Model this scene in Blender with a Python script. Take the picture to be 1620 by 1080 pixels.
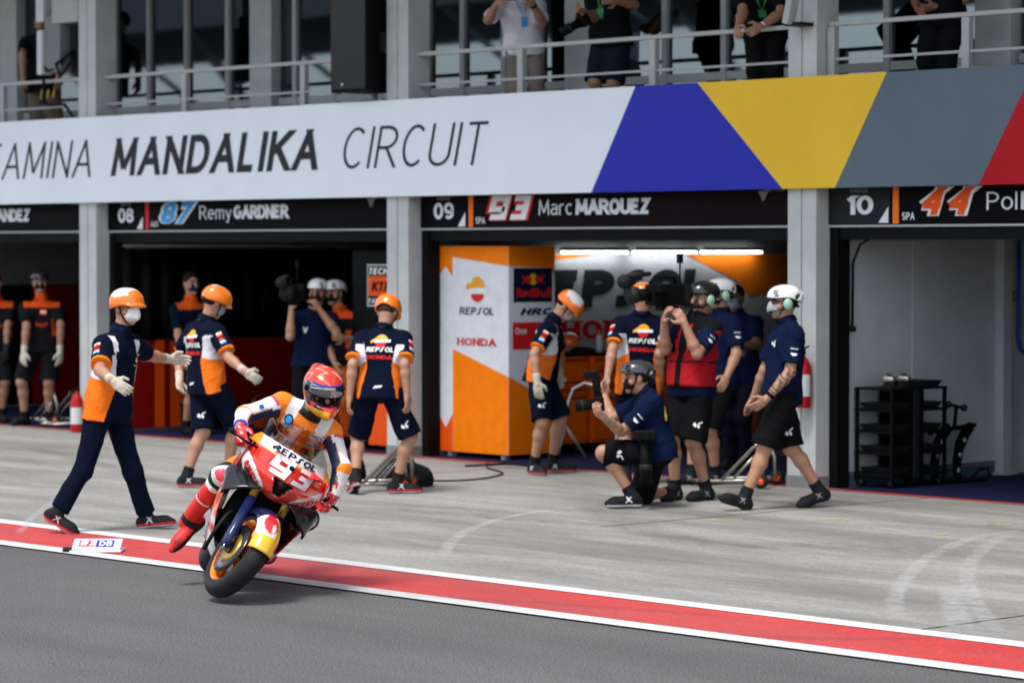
import bpy, math, random
import numpy as np
from mathutils import Vector, Matrix
from mathutils.bvhtree import BVHTree
R=math.radians
for o in list(bpy.data.objects): bpy.data.objects.remove(o,do_unlink=True)
SC=bpy.context.scene; COL=SC.collection
random.seed(7); np.random.seed(7)
# ---------------------------------------------------------------- camera, sky, sun, exposure
cam=bpy.data.cameras.new('camera'); co=bpy.data.objects.new('camera',cam); COL.objects.link(co)
co.location=(17.77,-19.76,2.1)
co.rotation_euler=(R(90-1.77),0,R(47.235))
cam.sensor_width=36; cam.lens=105; cam.clip_start=.1; cam.clip_end=3000
cam.dof.use_dof=True; cam.dof.focus_distance=18.35; cam.dof.aperture_fstop=2.6
SC.camera=co
W=bpy.data.worlds.new('World'); SC.world=W; W.use_nodes=True
nt=W.node_tree; bg=nt.nodes['Background']
sky=nt.nodes.new('ShaderNodeTexSky'); sky.sky_type='NISHITA'; sky.sun_disc=False
SUN_EL,SUN_AZ=64,-76   # azimuth measured in the world's xy plane, degrees from +x
sky.sun_elevation=R(SUN_EL); sky.sun_rotation=R(90-SUN_AZ); sky.air_density=1.0; sky.dust_density=1.0; sky.ozone_density=1.0
hs=nt.nodes.new('ShaderNodeHueSaturation'); hs.inputs['Saturation'].default_value=.5; nt.links.new(sky.outputs[0],hs.inputs['Color']); nt.links.new(hs.outputs[0],bg.inputs[0]); bg.inputs[1].default_value=.125
sun=bpy.data.lights.new('sun','SUN'); so=bpy.data.objects.new('sun',sun); COL.objects.link(so)
sun.energy=1.5; sun.angle=R(18); sun.color=(1,.95,.87)
sd=Vector((math.cos(R(SUN_AZ))*math.cos(R(SUN_EL)),math.sin(R(SUN_AZ))*math.cos(R(SUN_EL)),math.sin(R(SUN_EL))))
so.rotation_euler=sd.to_track_quat('Z','Y').to_euler(); so.location=(0,-10,30)
SC.render.engine='CYCLES'
vs=SC.view_settings; vs.view_transform='Standard'; vs.look='None'; vs.exposure=1.2; vs.gamma=1; vs.use_curve_mapping=False
# ---------------------------------------------------------------- materials
MATS={}
def mat(name,col=(.5,.5,.5),rough=.6,metal=0,nscale=0,namt=0,bump=0,bscale=60,attr=False,emit=None,spec=.5,coat=0,alpha=1,sheen=0,sss=0):
    if name in MATS: return MATS[name]
    m=bpy.data.materials.new(name); m.use_nodes=True; t=m.node_tree; b=t.nodes['Principled BSDF']; L=t.links.new
    b.inputs['Base Color'].default_value=(*col,1); b.inputs['Roughness'].default_value=rough; b.inputs['Metallic'].default_value=metal
    b.inputs['Specular IOR Level'].default_value=spec; b.inputs['Coat Weight'].default_value=coat; b.inputs['Coat Roughness'].default_value=.06
    b.inputs['Alpha'].default_value=alpha
    if sheen: b.inputs['Sheen Weight'].default_value=sheen
    if sss: b.inputs['Subsurface Weight'].default_value=sss; b.inputs['Subsurface Radius'].default_value=(.01,.004,.002)
    src=None
    if attr:
        a=t.nodes.new('ShaderNodeAttribute'); a.attribute_name='Col'; src=a.outputs['Color']
    tc=t.nodes.new('ShaderNodeTexCoord')
    if nscale:
        n=t.nodes.new('ShaderNodeTexNoise'); n.inputs['Scale'].default_value=nscale; n.inputs['Detail'].default_value=6; n.inputs['Roughness'].default_value=.65
        L(tc.outputs['Object'],n.inputs['Vector'])
        mr=t.nodes.new('ShaderNodeMapRange'); mr.inputs[1].default_value=.3; mr.inputs[2].default_value=.7; mr.inputs[3].default_value=1-namt; mr.inputs[4].default_value=1+namt
        L(n.outputs[0],mr.inputs[0])
        mx=t.nodes.new('ShaderNodeMix'); mx.data_type='RGBA'; mx.blend_type='MULTIPLY'; mx.inputs[0].default_value=1
        if src: L(src,mx.inputs[6])
        else: mx.inputs[6].default_value=(*col,1)
        L(mr.outputs[0],mx.inputs[7]); src=mx.outputs[2]
        m2=t.nodes.new('ShaderNodeMapRange'); m2.inputs[3].default_value=max(.02,rough-.12); m2.inputs[4].default_value=min(1,rough+.12); L(n.outputs[0],m2.inputs[0]); L(m2.outputs[0],b.inputs['Roughness'])
    if src: L(src,b.inputs['Base Color'])
    if bump:
        n=t.nodes.new('ShaderNodeTexNoise'); n.inputs['Scale'].default_value=bscale; n.inputs['Detail'].default_value=4
        L(tc.outputs['Object'],n.inputs['Vector'])
        bp=t.nodes.new('ShaderNodeBump'); bp.inputs['Strength'].default_value=bump; bp.inputs['Distance'].default_value=.01; L(n.outputs[0],bp.inputs['Height']); L(bp.outputs[0],b.inputs['Normal'])
    if emit:
        b.inputs['Emission Color'].default_value=(*emit[0],1); b.inputs['Emission Strength'].default_value=emit[1]
    MATS[name]=m; return m
def s2l(r,g,b): return tuple(((c/255)/12.92 if c/255<.04045 else ((c/255+.055)/1.055)**2.4) for c in (r,g,b))
ORANGE=(.85,.19,.012); WHITE=(.78,.78,.78); NAVY=(.004,.008,.03); RED=(.62,.02,.018); BLACK=(.008,.008,.009); YEL=(.80,.50,.02)
def mk(n,c,r=.5,**k): return mat(n,c,r,nscale=k.pop('nscale',9),namt=k.pop('namt',.07),spec=k.pop('spec',.2),**k)
M=lambda n:MATS[n]
mk('paint_white',(.62,.64,.65),.5); mk('column_paint',(.50,.51,.50),.55,nscale=3,namt=.12,bump=.05); mk('steel_white',(.42,.43,.42),.45)
mk('black',(.004,.004,.0045),.6,spec=.1); mk('black_gloss',(.004,.004,.005),.3,spec=.3); mk('dark_grey',(.014,.0145,.016),.55,spec=.15); mk('grey',(.2,.205,.21),.5); mk('inkdark',(.022,.028,.034),.6)
mk('ban_white',(.80,.85,.90),.42,nscale=1.3,namt=.03,bump=.35,bscale=2.2); mk('ban_blue',(.020,.026,.40),.4,nscale=1.5,namt=.05,bump=.35,bscale=2.2); mk('ban_yellow',(.80,.50,.03),.4,nscale=1.5,namt=.05,bump=.35,bscale=2.2)
mk('ban_grey',(.105,.14,.175),.4,nscale=1.5,namt=.06,bump=.35,bscale=2.2); mk('ban_red',(.42,.002,.010),.4,nscale=1.5,namt=.06,bump=.35,bscale=2.2)
mk('orange',ORANGE,.4); mk('orange_lit',(.97,.22,.003),.4,spec=.1); mk('white',WHITE,.45); mk('red',RED,.4); mk('navy',NAVY,.5); mk('yellow',YEL,.45); mk('blue',(.02,.09,.45),.45); mk('sky_blue',(.05,.36,.75),.45)
mk('ktm_red',(.24,.006,.004),.45); mk('ktm_orange',(.85,.09,.005),.42); mk('panel_white',(.74,.75,.79),.4); mk('wall_print',(.52,.52,.58),.45); mk('cab_orange',(.92,.14,.003),.4,spec=.1)
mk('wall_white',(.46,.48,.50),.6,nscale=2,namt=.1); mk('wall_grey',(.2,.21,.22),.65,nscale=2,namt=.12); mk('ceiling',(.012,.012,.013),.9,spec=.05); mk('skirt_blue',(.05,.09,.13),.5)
mk('steel',(.42,.40,.36),.32,metal=.9); mk('chrome',(.6,.6,.6),.15,metal=1); mk('rubber',(.012,.012,.013),.62,nscale=40,namt=.25); mk('tyre',(.014,.014,.015),.55,nscale=16,namt=.3)
mk('gold',(.55,.33,.06),.3,metal=.8); mk('carbon',(.012,.012,.014),.28,coat=.6); mk('carpet',(.006,.007,.045),.9); mk('extinguisher',(.42,.012,.014),.3); mk('green',(.05,.35,.12),.5); mk('headset_green',(.28,.48,.34),.35)
mk('khaki',(.24,.2,.16),.85); mk('sign_black',(.003,.003,.004),.5,nscale=1.1,namt=.5,spec=.05); mk('sign_purple',(.007,.003,.005),.5,nscale=1.4,namt=.5,spec=.05)
mat('cloth',attr=True,rough=.9,nscale=55,namt=.12,bump=.55,bscale=34,spec=.08)
mat('skin',attr=True,rough=.5,nscale=45,namt=.10,bump=.08,bscale=200,sss=.12)
mat('shell',attr=True,rough=.24,nscale=12,namt=.04,coat=.35)
mat('leather',attr=True,rough=.45,nscale=40,namt=.08,bump=.4,bscale=45,spec=.3)
mat('bodywork',attr=True,rough=.2,nscale=8,namt=.03,coat=.7)
mat('shoe',attr=True,rough=.65,nscale=60,namt=.15,bump=.2,bscale=120,spec=.12)
mat('tube_light',(1,1,1),.5,emit=((.92,1,.95),4))
def glassmat(name,tint,gl,fac,rough):
    m=bpy.data.materials.new(name); m.use_nodes=True; t=m.node_tree; t.nodes.remove(t.nodes['Principled BSDF']); out=t.nodes['Material Output']
    a=t.nodes.new('ShaderNodeBsdfTransparent'); a.inputs[0].default_value=(*tint,1); g=t.nodes.new('ShaderNodeBsdfGlossy'); g.inputs[0].default_value=(*gl,1); g.inputs[1].default_value=rough
    x=t.nodes.new('ShaderNodeMixShader'); x.inputs[0].default_value=fac
    t.links.new(a.outputs[0],x.inputs[1]); t.links.new(g.outputs[0],x.inputs[2]); t.links.new(x.outputs[0],out.inputs[0]); MATS[name]=m; return m
glassmat('window_glass',(.22,.26,.28),(.27,.32,.36),.5,.02)
glassmat('screen_glass',(.80,.80,.80),(.9,.9,.9),.12,.06)
glassmat('visor_glass',(.30,.31,.33),(.8,.82,.85),.42,.12)
# ---------------------------------------------------------------- mesh helpers
def link(o,parent=None):
    COL.objects.link(o)
    if parent is not None: o.parent=parent
    return o
def tag(o,label,cat,group=None):
    o['label']=label; o['category']=cat
    if group: o['group']=group
    return o
def empty(name,loc=(0,0,0),rz=0,label=None,cat=None,group=None):
    o=bpy.data.objects.new(name,None); o.location=loc; o.rotation_euler=(0,0,rz); o.empty_display_size=.1; link(o)
    if label: tag(o,label,cat,group)
    return o
class MB:
    def __init__(s): s.v=[]; s.f=[]
    def add(s,v,f):
        n=len(s.v); s.v+=[tuple(map(float,p)) for p in v]; s.f+=[tuple(i+n for i in q) for q in f]; return s
    def box(s,a,b):
        x0,y0,z0=[min(p,q) for p,q in zip(a,b)]; x1,y1,z1=[max(p,q) for p,q in zip(a,b)]
        return s.add([(x0,y0,z0),(x1,y0,z0),(x1,y1,z0),(x0,y1,z0),(x0,y0,z1),(x1,y0,z1),(x1,y1,z1),(x0,y1,z1)],[(0,3,2,1),(4,5,6,7),(0,1,5,4),(1,2,6,5),(2,3,7,6),(3,0,4,7)])
    def obox(s,c,ax,h):   # oriented box: centre, three axes, half sizes
        c=Vector(c); X,Y,Z=[Vector(a).normalized()*k for a,k in zip(ax,h)]
        v=[c+X*i+Y*j+Z*k for k in(-1,1) for j in(-1,1) for i in(-1,1)]
        return s.add(v,[(0,2,3,1),(4,5,7,6),(0,1,5,4),(1,3,7,5),(3,2,6,7),(2,0,4,6)])
    def tube(s,pts,r,n=10,caps=True,closed=False):
        pts=[Vector(p) for p in pts]; m=len(pts); rr=r if isinstance(r,(list,tuple)) else [r]*m; rings=[]; prev=None; v=[]; f=[]
        for i,p in enumerate(pts):
            a=pts[i-1] if (i>0 or closed) else p; b=pts[(i+1)%m] if (i<m-1 or closed) else p; d=(b-a)
            d=d.normalized() if d.length>1e-9 else Vector((0,0,1))
            if prev is None: u=d.orthogonal().normalized()
            else:
                u=prev-d*prev.dot(d); u=u.normalized() if u.length>1e-6 else d.orthogonal().normalized()
            prev=u; w=d.cross(u)
            v+=[p+(u*math.cos(2*math.pi*k/n)+w*math.sin(2*math.pi*k/n))*rr[i] for k in range(n)]
        for i in range(m if closed else m-1):
            for k in range(n):
                a=i*n+k; b=i*n+(k+1)%n; c=((i+1)%m)*n+(k+1)%n; e=((i+1)%m)*n+k; f.append((a,b,c,e))
        if caps and not closed: f+= [tuple(range(n-1,-1,-1)),tuple((m-1)*n+k for k in range(n))]
        return s.add(v,f)
    def lathe(s,prof,c,axis,n=24,a0=0,a1=2*math.pi):  # profile (along axis, radius)
        c=Vector(c); d=Vector(axis).normalized(); u=d.orthogonal().normalized(); w=d.cross(u); full=abs(a1-a0-2*math.pi)<1e-6; m=n if full else n+1; v=[];f=[]
        for k in range(m):
            a=a0+(a1-a0)*k/n; e=u*math.cos(a)+w*math.sin(a); v+=[c+d*h+e*r for h,r in prof]
        q=len(prof)
        for k in range(n):
            for j in range(q-1):
                a=k*q+j; b=((k+1)%m)*q+j; f.append((a,b,b+1,a+1))
        return s.add(v,f)
    def prism(s,poly,o,u,w,d):   # polygon in plane (o,u,w), thickness vector d
        o,u,w,d=map(Vector,(o,u,w,d)); n=len(poly); v=[o+u*a+w*b for a,b in poly]; v+=[p+d for p in v]
        return s.add(v,[tuple(range(n-1,-1,-1)),tuple(range(n,2*n))]+[(i,(i+1)%n,n+(i+1)%n,n+i) for i in range(n)])
    def grid(s,rows):   # rows of equal length
        n=len(rows[0]); v=[p for r in rows for p in r]; return s.add(v,[(i*n+j,i*n+j+1,(i+1)*n+j+1,(i+1)*n+j) for i in range(len(rows)-1) for j in range(n-1)])
    def build(s,name,m,parent=None,smooth=False,bevel=0,thick=0,cols=None,sub=0):
        me=bpy.data.meshes.new(name); me.from_pydata(s.v,[],s.f); me.validate(); me.update()
        o=bpy.data.objects.new(name,me); me.materials.append(MATS[m] if isinstance(m,str) else m)
        if smooth: me.polygons.foreach_set('use_smooth',[True]*len(me.polygons))
        if cols is not None: setcol(me,cols)
        if sub: a=o.modifiers.new('sub','SUBSURF'); a.levels=sub; a.render_levels=sub
        if thick: a=o.modifiers.new('solid','SOLIDIFY'); a.thickness=thick; a.offset=-1
        if bevel: a=o.modifiers.new('bevel','BEVEL'); a.width=bevel; a.segments=2; a.limit_method='ANGLE'
        return link(o,parent)
def setcol(me,c):
    c=np.asarray(c,np.float32); c=np.concatenate([c,np.ones((len(c),1),np.float32)],1)
    a=me.color_attributes.new('Col','FLOAT_COLOR','POINT'); a.data.foreach_set('color',c.ravel())
def struct(o): o['kind']='structure'; return o
def box(name,a,b,m,parent=None,bevel=0): return MB().box(a,b).build(name,m,parent,bevel=bevel)
# ---------------------------------------------------------------- stroke lettering
def arc(cx,cy,rx,ry,a0,a1,n=10): return [(cx+rx*math.cos(R(a0+(a1-a0)*i/n)),cy+ry*math.sin(R(a0+(a1-a0)*i/n))) for i in range(n+1)]
def oval(w,lo=0,hi=1):
    m=(lo+hi)/2; r=(hi-lo)/2; return arc(w/2,m,w/2,r,90,450,24)
_b=lambda w,lo,hi,x0=0:[(x0,hi),(x0+w*.45,hi)]+arc(x0+w*.45,(lo+hi)/2,w*.55,(hi-lo)/2,90,-90,10)[1:-1]+[(x0+w*.45,lo),(x0,lo)]
GL={'A':(.62,[[(0,0),(.31,1),(.62,0)],[(.11,.33),(.51,.33)]]),'B':(.52,[_b(.5,.52,1),_b(.52,0,.52),[(0,0),(0,1)]]),'C':(.56,[arc(.3,.5,.3,.5,48,312,16)]),
'D':(.56,[[(0,0),(0,1)],_b(.56,0,1)]),'E':(.46,[[(.46,1),(0,1),(0,0),(.46,0)],[(0,.52),(.4,.52)]]),'F':(.44,[[(.44,1),(0,1),(0,0)],[(0,.52),(.38,.52)]]),
'G':(.6,[arc(.3,.5,.3,.5,50,345,16)+[(.59,.45),(.34,.45)]]),'H':(.54,[[(0,0),(0,1)],[(.54,0),(.54,1)],[(0,.52),(.54,.52)]]),'I':(.0,[[(0,0),(0,1)]]),
'J':(.4,[[(.4,1),(.4,.25)]+arc(.2,.25,.2,.25,0,-160,8)[1:]]),'K':(.54,[[(0,0),(0,1)],[(.5,1),(.03,.45)],[(.17,.6),(.54,0)]]),'L':(.42,[[(0,1),(0,0),(.42,0)]]),
'M':(.7,[[(0,0),(.05,1),(.35,.12),(.65,1),(.7,0)]]),'N':(.54,[[(0,0),(0,1),(.54,0),(.54,1)]]),'O':(.6,[oval(.6)]),'P':(.5,[_b(.5,.46,1),[(0,0),(0,1)]]),
'Q':(.6,[oval(.6),[(.34,.25),(.5,-.12)]]),'R':(.54,[_b(.5,.48,1),[(0,0),(0,1)],[(.24,.48),(.54,0)]]),'S':(.5,[arc(.25,.755,.25,.245,30,265,10)+arc(.25,.25,.25,.25,85,-150,10)]),
'T':(.52,[[(0,1),(.52,1)],[(.26,1),(.26,0)]]),'U':(.54,[[(0,1),(0,.28)]+arc(.27,.28,.27,.28,180,360,10)[1:-1]+[(.54,.28),(.54,1)]]),'V':(.58,[[(0,1),(.29,0),(.58,1)]]),
'W':(.8,[[(0,1),(.2,0),(.4,.85),(.6,0),(.8,1)]]),'X':(.54,[[(0,0),(.54,1)],[(0,1),(.54,0)]]),'Y':(.54,[[(0,1),(.27,.5),(.54,1)],[(.27,.5),(.27,0)]]),'Z':(.5,[[(0,1),(.5,1),(0,0),(.5,0)]]),
'0':(.5,[oval(.5)]),'1':(.2,[[(0,.8),(.2,1),(.2,0)]]),'3':(.5,[arc(.25,.76,.24,.24,150,-80,10)+arc(.25,.26,.25,.26,80,-150,10)]),'4':(.54,[[(.4,0),(.4,1),(0,.3),(.54,.3)]]),
'7':(.48,[[(0,1),(.48,1),(.15,0)]]),'8':(.5,[arc(.25,.76,.22,.24,-90,270,16),arc(.25,.26,.25,.26,90,450,16)]),'9':(.5,[arc(.25,.7,.25,.3,-20,340,14)[::-1]+[(.5,.55)]+arc(.25,.3,.25,.3,0,-140,8)]),
'a':(.42,[[(.03,.62)]+arc(.21,.5,.21,.2,120,0,6)+[(.42,0)],[(.42,.4),(.2,.4)]+arc(.19,.2,.19,.2,90,270,8)[1:]+[(.42,.12)]]),'c':(.42,[arc(.23,.35,.23,.35,50,310,12)]),'d':(.45,[[(.45,0),(.45,1)],arc(.22,.35,.22,.35,20,340,14)]),
'e':(.46,[[(.02,.36),(.46,.36)]+arc(.23,.35,.23,.35,0,310,14)[1:]]),'l':(.0,[[(0,0),(0,1)]]),'m':(.66,[[(0,0),(0,.7)],[(0,.5)]+arc(.165,.5,.165,.2,180,0,6)[1:]+[(.33,0)],[(.33,.5)]+arc(.495,.5,.165,.2,180,0,6)[1:]+[(.66,0)]]),
'o':(.46,[oval(.46,0,.7)]),'r':(.28,[[(0,0),(0,.7)],[(0,.45)]+arc(.22,.45,.22,.25,180,70,6)[1:]]),'u':(.42,[[(0,.7),(0,.2)]+arc(.21,.2,.21,.2,180,360,8)[1:-1]+[(.42,.2),(.42,.7)],[(.42,.3),(.42,0)]]),
'y':(.42,[[(0,.7),(.22,.02)],[(.42,.7),(.16,-.28),(.03,-.28)]]),'p':(.5,[[(.5,.42),(0,.42),(0,1),(.5,1),(.5,0),(0,0)]]),'q':(.5,[[(0,1),(.5,1),(.5,0),(0,0)],[(.12,.5),(.5,.5)]]),'n':(.42,[[(0,0),(0,.7)],[(0,.48)]+arc(.21,.48,.21,.22,180,0,6)[1:]+[(.42,0)]]),' ':(.35,[]),'-':(.3,[[(0,.45),(.3,.45)]]),'.':(.05,[[(0,0),(.05,0)]])}
# long-s of the fuel company's wordmark
GL['~']=(.55,[[(.55,1),(.42,1)]+arc(.42,.82,.17,.18,100,180,5)+[(.25,.18)]+arc(.08,.18,.17,.18,0,-90,5)+[(-.08,0)]])
def ribbon(pts,w,zi,h=0):
    P=[Vector((a,b)) for a,b in pts]; closed=(P[0]-P[-1]).length<1e-4 and len(P)>3
    if closed: P=P[:-1]
    n=len(P); v=[]; f=[]
    for i,p in enumerate(P):
        a=P[i-1] if (i or closed) else None; b=P[(i+1)%n] if (i<n-1 or closed) else None
        d1=(p-a).normalized() if a is not None else None; d2=(b-p).normalized() if b is not None else None
        if d1 is None or d2 is None:      # stroke end: cut level with the cap height or the baseline
            d=d1 or d2
            lim=0 if abs(p.y-h)<1e-3 else (1 if abs(p.y-1+h)<1e-3 else None)
            if h and lim is not None and abs(d.y)>.5:
                q=p+d*((lim-p.y)/d.y); k=w/2/abs(d.y)*(1 if d.y>0 else -1); v+=[(q.x-k,q.y,zi),(q.x+k,q.y,zi)]; continue
        if d1 is None: d1=d2
        if d2 is None: d2=d1
        n1=Vector((-d1.y,d1.x)); n2=Vector((-d2.y,d2.x)); m=n1+n2
        m=m.normalized() if m.length>.05 else n1
        k=min(1/max(m.dot(n1),.3),1.6)*w/2; v+=[(p.x+m.x*k,p.y+m.y*k,zi),(p.x-m.x*k,p.y-m.y*k,zi)]
    for i in range(n if closed else n-1):
        j=(i+1)%n; f.append((2*i,2*i+1,2*j+1,2*j))
    return v,f
def split(q):
    out=[[q[0]]]
    for i in range(1,len(q)):
        out[-1].append(q[i])
        if i<len(q)-1:
            a=Vector(q[i])-Vector(q[i-1]); b=Vector(q[i+1])-Vector(q[i])
            if a.length>.25 and b.length>.25 and a.normalized().dot(b.normalized())<-.2: out.append([q[i]])
    return out
def textgeo(s,weight=.1,ws=1,shear=0,gap=.16,serif=False,sub=0):
    """unit height lettering -> (verts (x,y,z), faces, width)"""
    V=[];F=[];x=0; zi=0; h=weight/2
    for ch in s:
        w,pl=GL[ch]; ww=w*ws
        for q in pl:
            q=[((a*ws)+x,h+b*(1-weight)) for a,b in q]
            for q in split(q):
                if sub:
                    qq=[q[0]]
                    for a,b in zip(q,q[1:]):
                        k=max(1,int(math.hypot(b[0]-a[0],b[1]-a[1])/sub)); qq+=[(a[0]+(b[0]-a[0])*i/k,a[1]+(b[1]-a[1])*i/k) for i in range(1,k+1)]
                    q=qq
                zi+=1; v,f=ribbon(q,weight,zi,h); n=len(V); V+=v; F+=[tuple(i+n for i in k) for k in f]
        if serif and ch in 'HNDAMKI':
            for e in {'H':(0,.54),'N':(0,.54),'D':(0,),'A':(0,.62),'M':(0,.7)}.get(ch,(0,)):
                for yy in ((0,) if ch in 'A' else (0,1)):
                    zi+=1; v,f=ribbon([(e*ws+x-weight*.95,.05+yy*.9),(e*ws+x+weight*.95,.05+yy*.9)],.1,zi); n=len(V); V+=v; F+=[tuple(i+n for i in k) for k in f]
        x+=ww+gap+weight*.75
    V=[(a+b*shear,b,c) for a,b,c in V]
    return V,F,x-gap-weight*.75
def text(s,o,u,w,h,m,parent,name='lettering',width=None,align='l',**k):
    """flat lettering lying on a plane; o = lower left, u = reading direction, w = up (cap height h)"""
    V,F,wd=textgeo(s,**k); u=Vector(u).normalized(); w=Vector(w).normalized(); nrm=u.cross(w); sx=h
    if width: sx=width/wd
    off={'l':0,'c':-wd*sx/2,'r':-wd*sx}[align]; o=Vector(o)
    return MB().add([o+u*(a*sx+off)+w*(b*h)+nrm*(c*.00015) for a,b,c in V],F).build(name,m,parent)
def flat(name,poly,o,u,w,m,parent,t=.002):
    """thin printed shape (polygon in metres in plane o,u,w)"""
    u=Vector(u).normalized(); w=Vector(w).normalized(); return MB().prism(poly,o,u,w,u.cross(w)*t).build(name,m,parent)
def repsol_logo(o,u,w,sz,parent,lift=.003):
    """orange cap, white band, red bowl; o = centre"""
    n=Vector(u).normalized().cross(Vector(w).normalized()); o=Vector(o)
    cap=[(.95,.12)]+[(.1+.85*math.cos(R(a)),.12+.88*math.sin(R(a))) for a in range(10,140,12)]+[(-.6,.5),(-1.2,.42),(-1.25,-.02),(-.6,.0),(-.4,.12)]
    band=[(-.72,.06),(1.35,.12),(1.4,-.36),(-.68,-.40)]
    bowl=[(.85,-.42)]+[(.1+.76*math.cos(R(a)),-.42+.62*math.sin(R(a))) for a in range(-10,-180,-14)]+[(-.66,-.42)]
    for q,m,i in((cap,'yellow' if 0 else 'logo_orange',0),(band,'white',1),(bowl,'red',2)):
        flat('logo',[(a*sz,b*sz) for a,b in q],o+n*(lift+.0007*i),u,w,m,parent,.001)
mk('logo_orange',(.82,.36,.02),.45)
def bull_logo(o,u,w,sz,parent,lift=.003):
    n=Vector(u).normalized().cross(Vector(w).normalized()); o=Vector(o)
    flat('logo',[(.34*sz*math.cos(R(a)),.34*sz*math.sin(R(a))) for a in range(0,360,20)],o+n*lift,u,w,'yellow',parent,.001)
    for s in(-1,1):
        q=[(.08,-.05),(.2,.16),(.5,.24),(.72,.1),(.92,.34),(.88,.1),(.74,-.04),(.95,-.3),(.62,-.18),(.5,-.26),(.3,-.2)]
        q=[(a*s*sz,b*sz) for a,b in q]; flat('logo',q if s>0 else q[::-1],o+n*(lift+.0012),u,w,'red',parent,.001)
# ---------------------------------------------------------------- ground materials
def groundmat(name,c1,c2,grain,gamt,stretch,blotch,rough,c3=None,bump=.3):
    m=bpy.data.materials.new(name); m.use_nodes=True; t=m.node_tree; b=t.nodes['Principled BSDF']; L=t.links.new; N=t.nodes.new
    tc=N('ShaderNodeTexCoord'); mp=N('ShaderNodeMapping'); mp.inputs['Scale'].default_value=stretch; L(tc.outputs['Object'],mp.inputs[0])
    n1=N('ShaderNodeTexNoise'); n1.inputs['Scale'].default_value=blotch; n1.inputs['Detail'].default_value=8; n1.inputs['Roughness'].default_value=.68; L(mp.outputs[0],n1.inputs['Vector'])
    r=N('ShaderNodeValToRGB'); r.color_ramp.elements[0].position=.32; r.color_ramp.elements[1].position=.68; r.color_ramp.elements[0].color=(*c1,1); r.color_ramp.elements[1].color=(*c2,1); L(n1.outputs[0],r.inputs[0])
    n2=N('ShaderNodeTexNoise'); n2.inputs['Scale'].default_value=grain; n2.inputs['Detail'].default_value=3; n2.inputs['Roughness'].default_value=.7; L(tc.outputs['Object'],n2.inputs['Vector'])
    mr=N('ShaderNodeMapRange'); mr.inputs[1].default_value=.32; mr.inputs[2].default_value=.68; mr.inputs[3].default_value=1-gamt; mr.inputs[4].default_value=1+gamt; L(n2.outputs[0],mr.inputs[0])
    mx=N('ShaderNodeMix'); mx.data_type='RGBA'; mx.blend_type='MULTIPLY'; mx.inputs[0].default_value=1; L(r.outputs[0],mx.inputs[6]); L(mr.outputs[0],mx.inputs[7])
    src=mx.outputs[2]
    if c3:   # worn or dirty patches
        n3=N('ShaderNodeTexNoise'); n3.inputs['Scale'].default_value=.55; n3.inputs['Detail'].default_value=7; n3.inputs['Roughness'].default_value=.7; L(mp.outputs[0],n3.inputs['Vector'])
        m3=N('ShaderNodeMapRange'); m3.inputs[1].default_value=.47; m3.inputs[2].default_value=.72; m3.inputs[4].default_value=.85; L(n3.outputs[0],m3.inputs[0])
        x3=N('ShaderNodeMix'); x3.data_type='RGBA'; L(m3.outputs[0],x3.inputs[0]); L(src,x3.inputs[6]); x3.inputs[7].default_value=(*c3,1); src=x3.outputs[2]
    L(src,b.inputs['Base Color']); b.inputs['Roughness'].default_value=rough; b.inputs['Specular IOR Level'].default_value=.35
    bp=N('ShaderNodeBump'); bp.inputs['Strength'].default_value=bump; bp.inputs['Distance'].default_value=.006; L(n2.outputs[0],bp.inputs['Height']); L(bp.outputs[0],b.inputs['Normal'])
    MATS[name]=m; return m
groundmat('asphalt',(.086,.085,.083),(.126,.124,.120),85,.95,(.25,1,1),.9,.82,bump=.9)
groundmat('concrete',(.185,.18,.165),(.36,.35,.328),42,.24,(.26,1.35,1),1.5,.75,c3=(.125,.12,.108),bump=.2)
groundmat('red_paint',(.46,.036,.038),(.58,.070,.066),60,.35,(.3,1,1),1.4,.6,c3=(.24,.085,.08),bump=.5)
groundmat('line_paint',(.60,.61,.61),(.76,.76,.75),70,.22,(.4,1,1),2.5,.55,c3=(.36,.36,.35),bump=.4)
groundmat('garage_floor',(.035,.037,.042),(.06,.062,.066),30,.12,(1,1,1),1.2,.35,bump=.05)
def sheet(name,x0,x1,y0,y1,z,m): return struct(MB().add([(x0,y0,z),(x1,y0,z),(x1,y1,z),(x0,y1,z)],[(0,1,2,3)]).build(name,m))
sheet('ground',-900,900,-900,900,-.012,'asphalt')
sheet('concrete_apron',-80,60,-6.98,.16,-.006,'concrete')
sheet('red_strip',-80,60,-7.90,-7.02,-.005,'red_paint')
sheet('white_line',-80,60,-7.09,-6.91,-.001,'line_paint'); sheet('white_line',-80,60,-8.02,-7.84,-.001,'line_paint')
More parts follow.
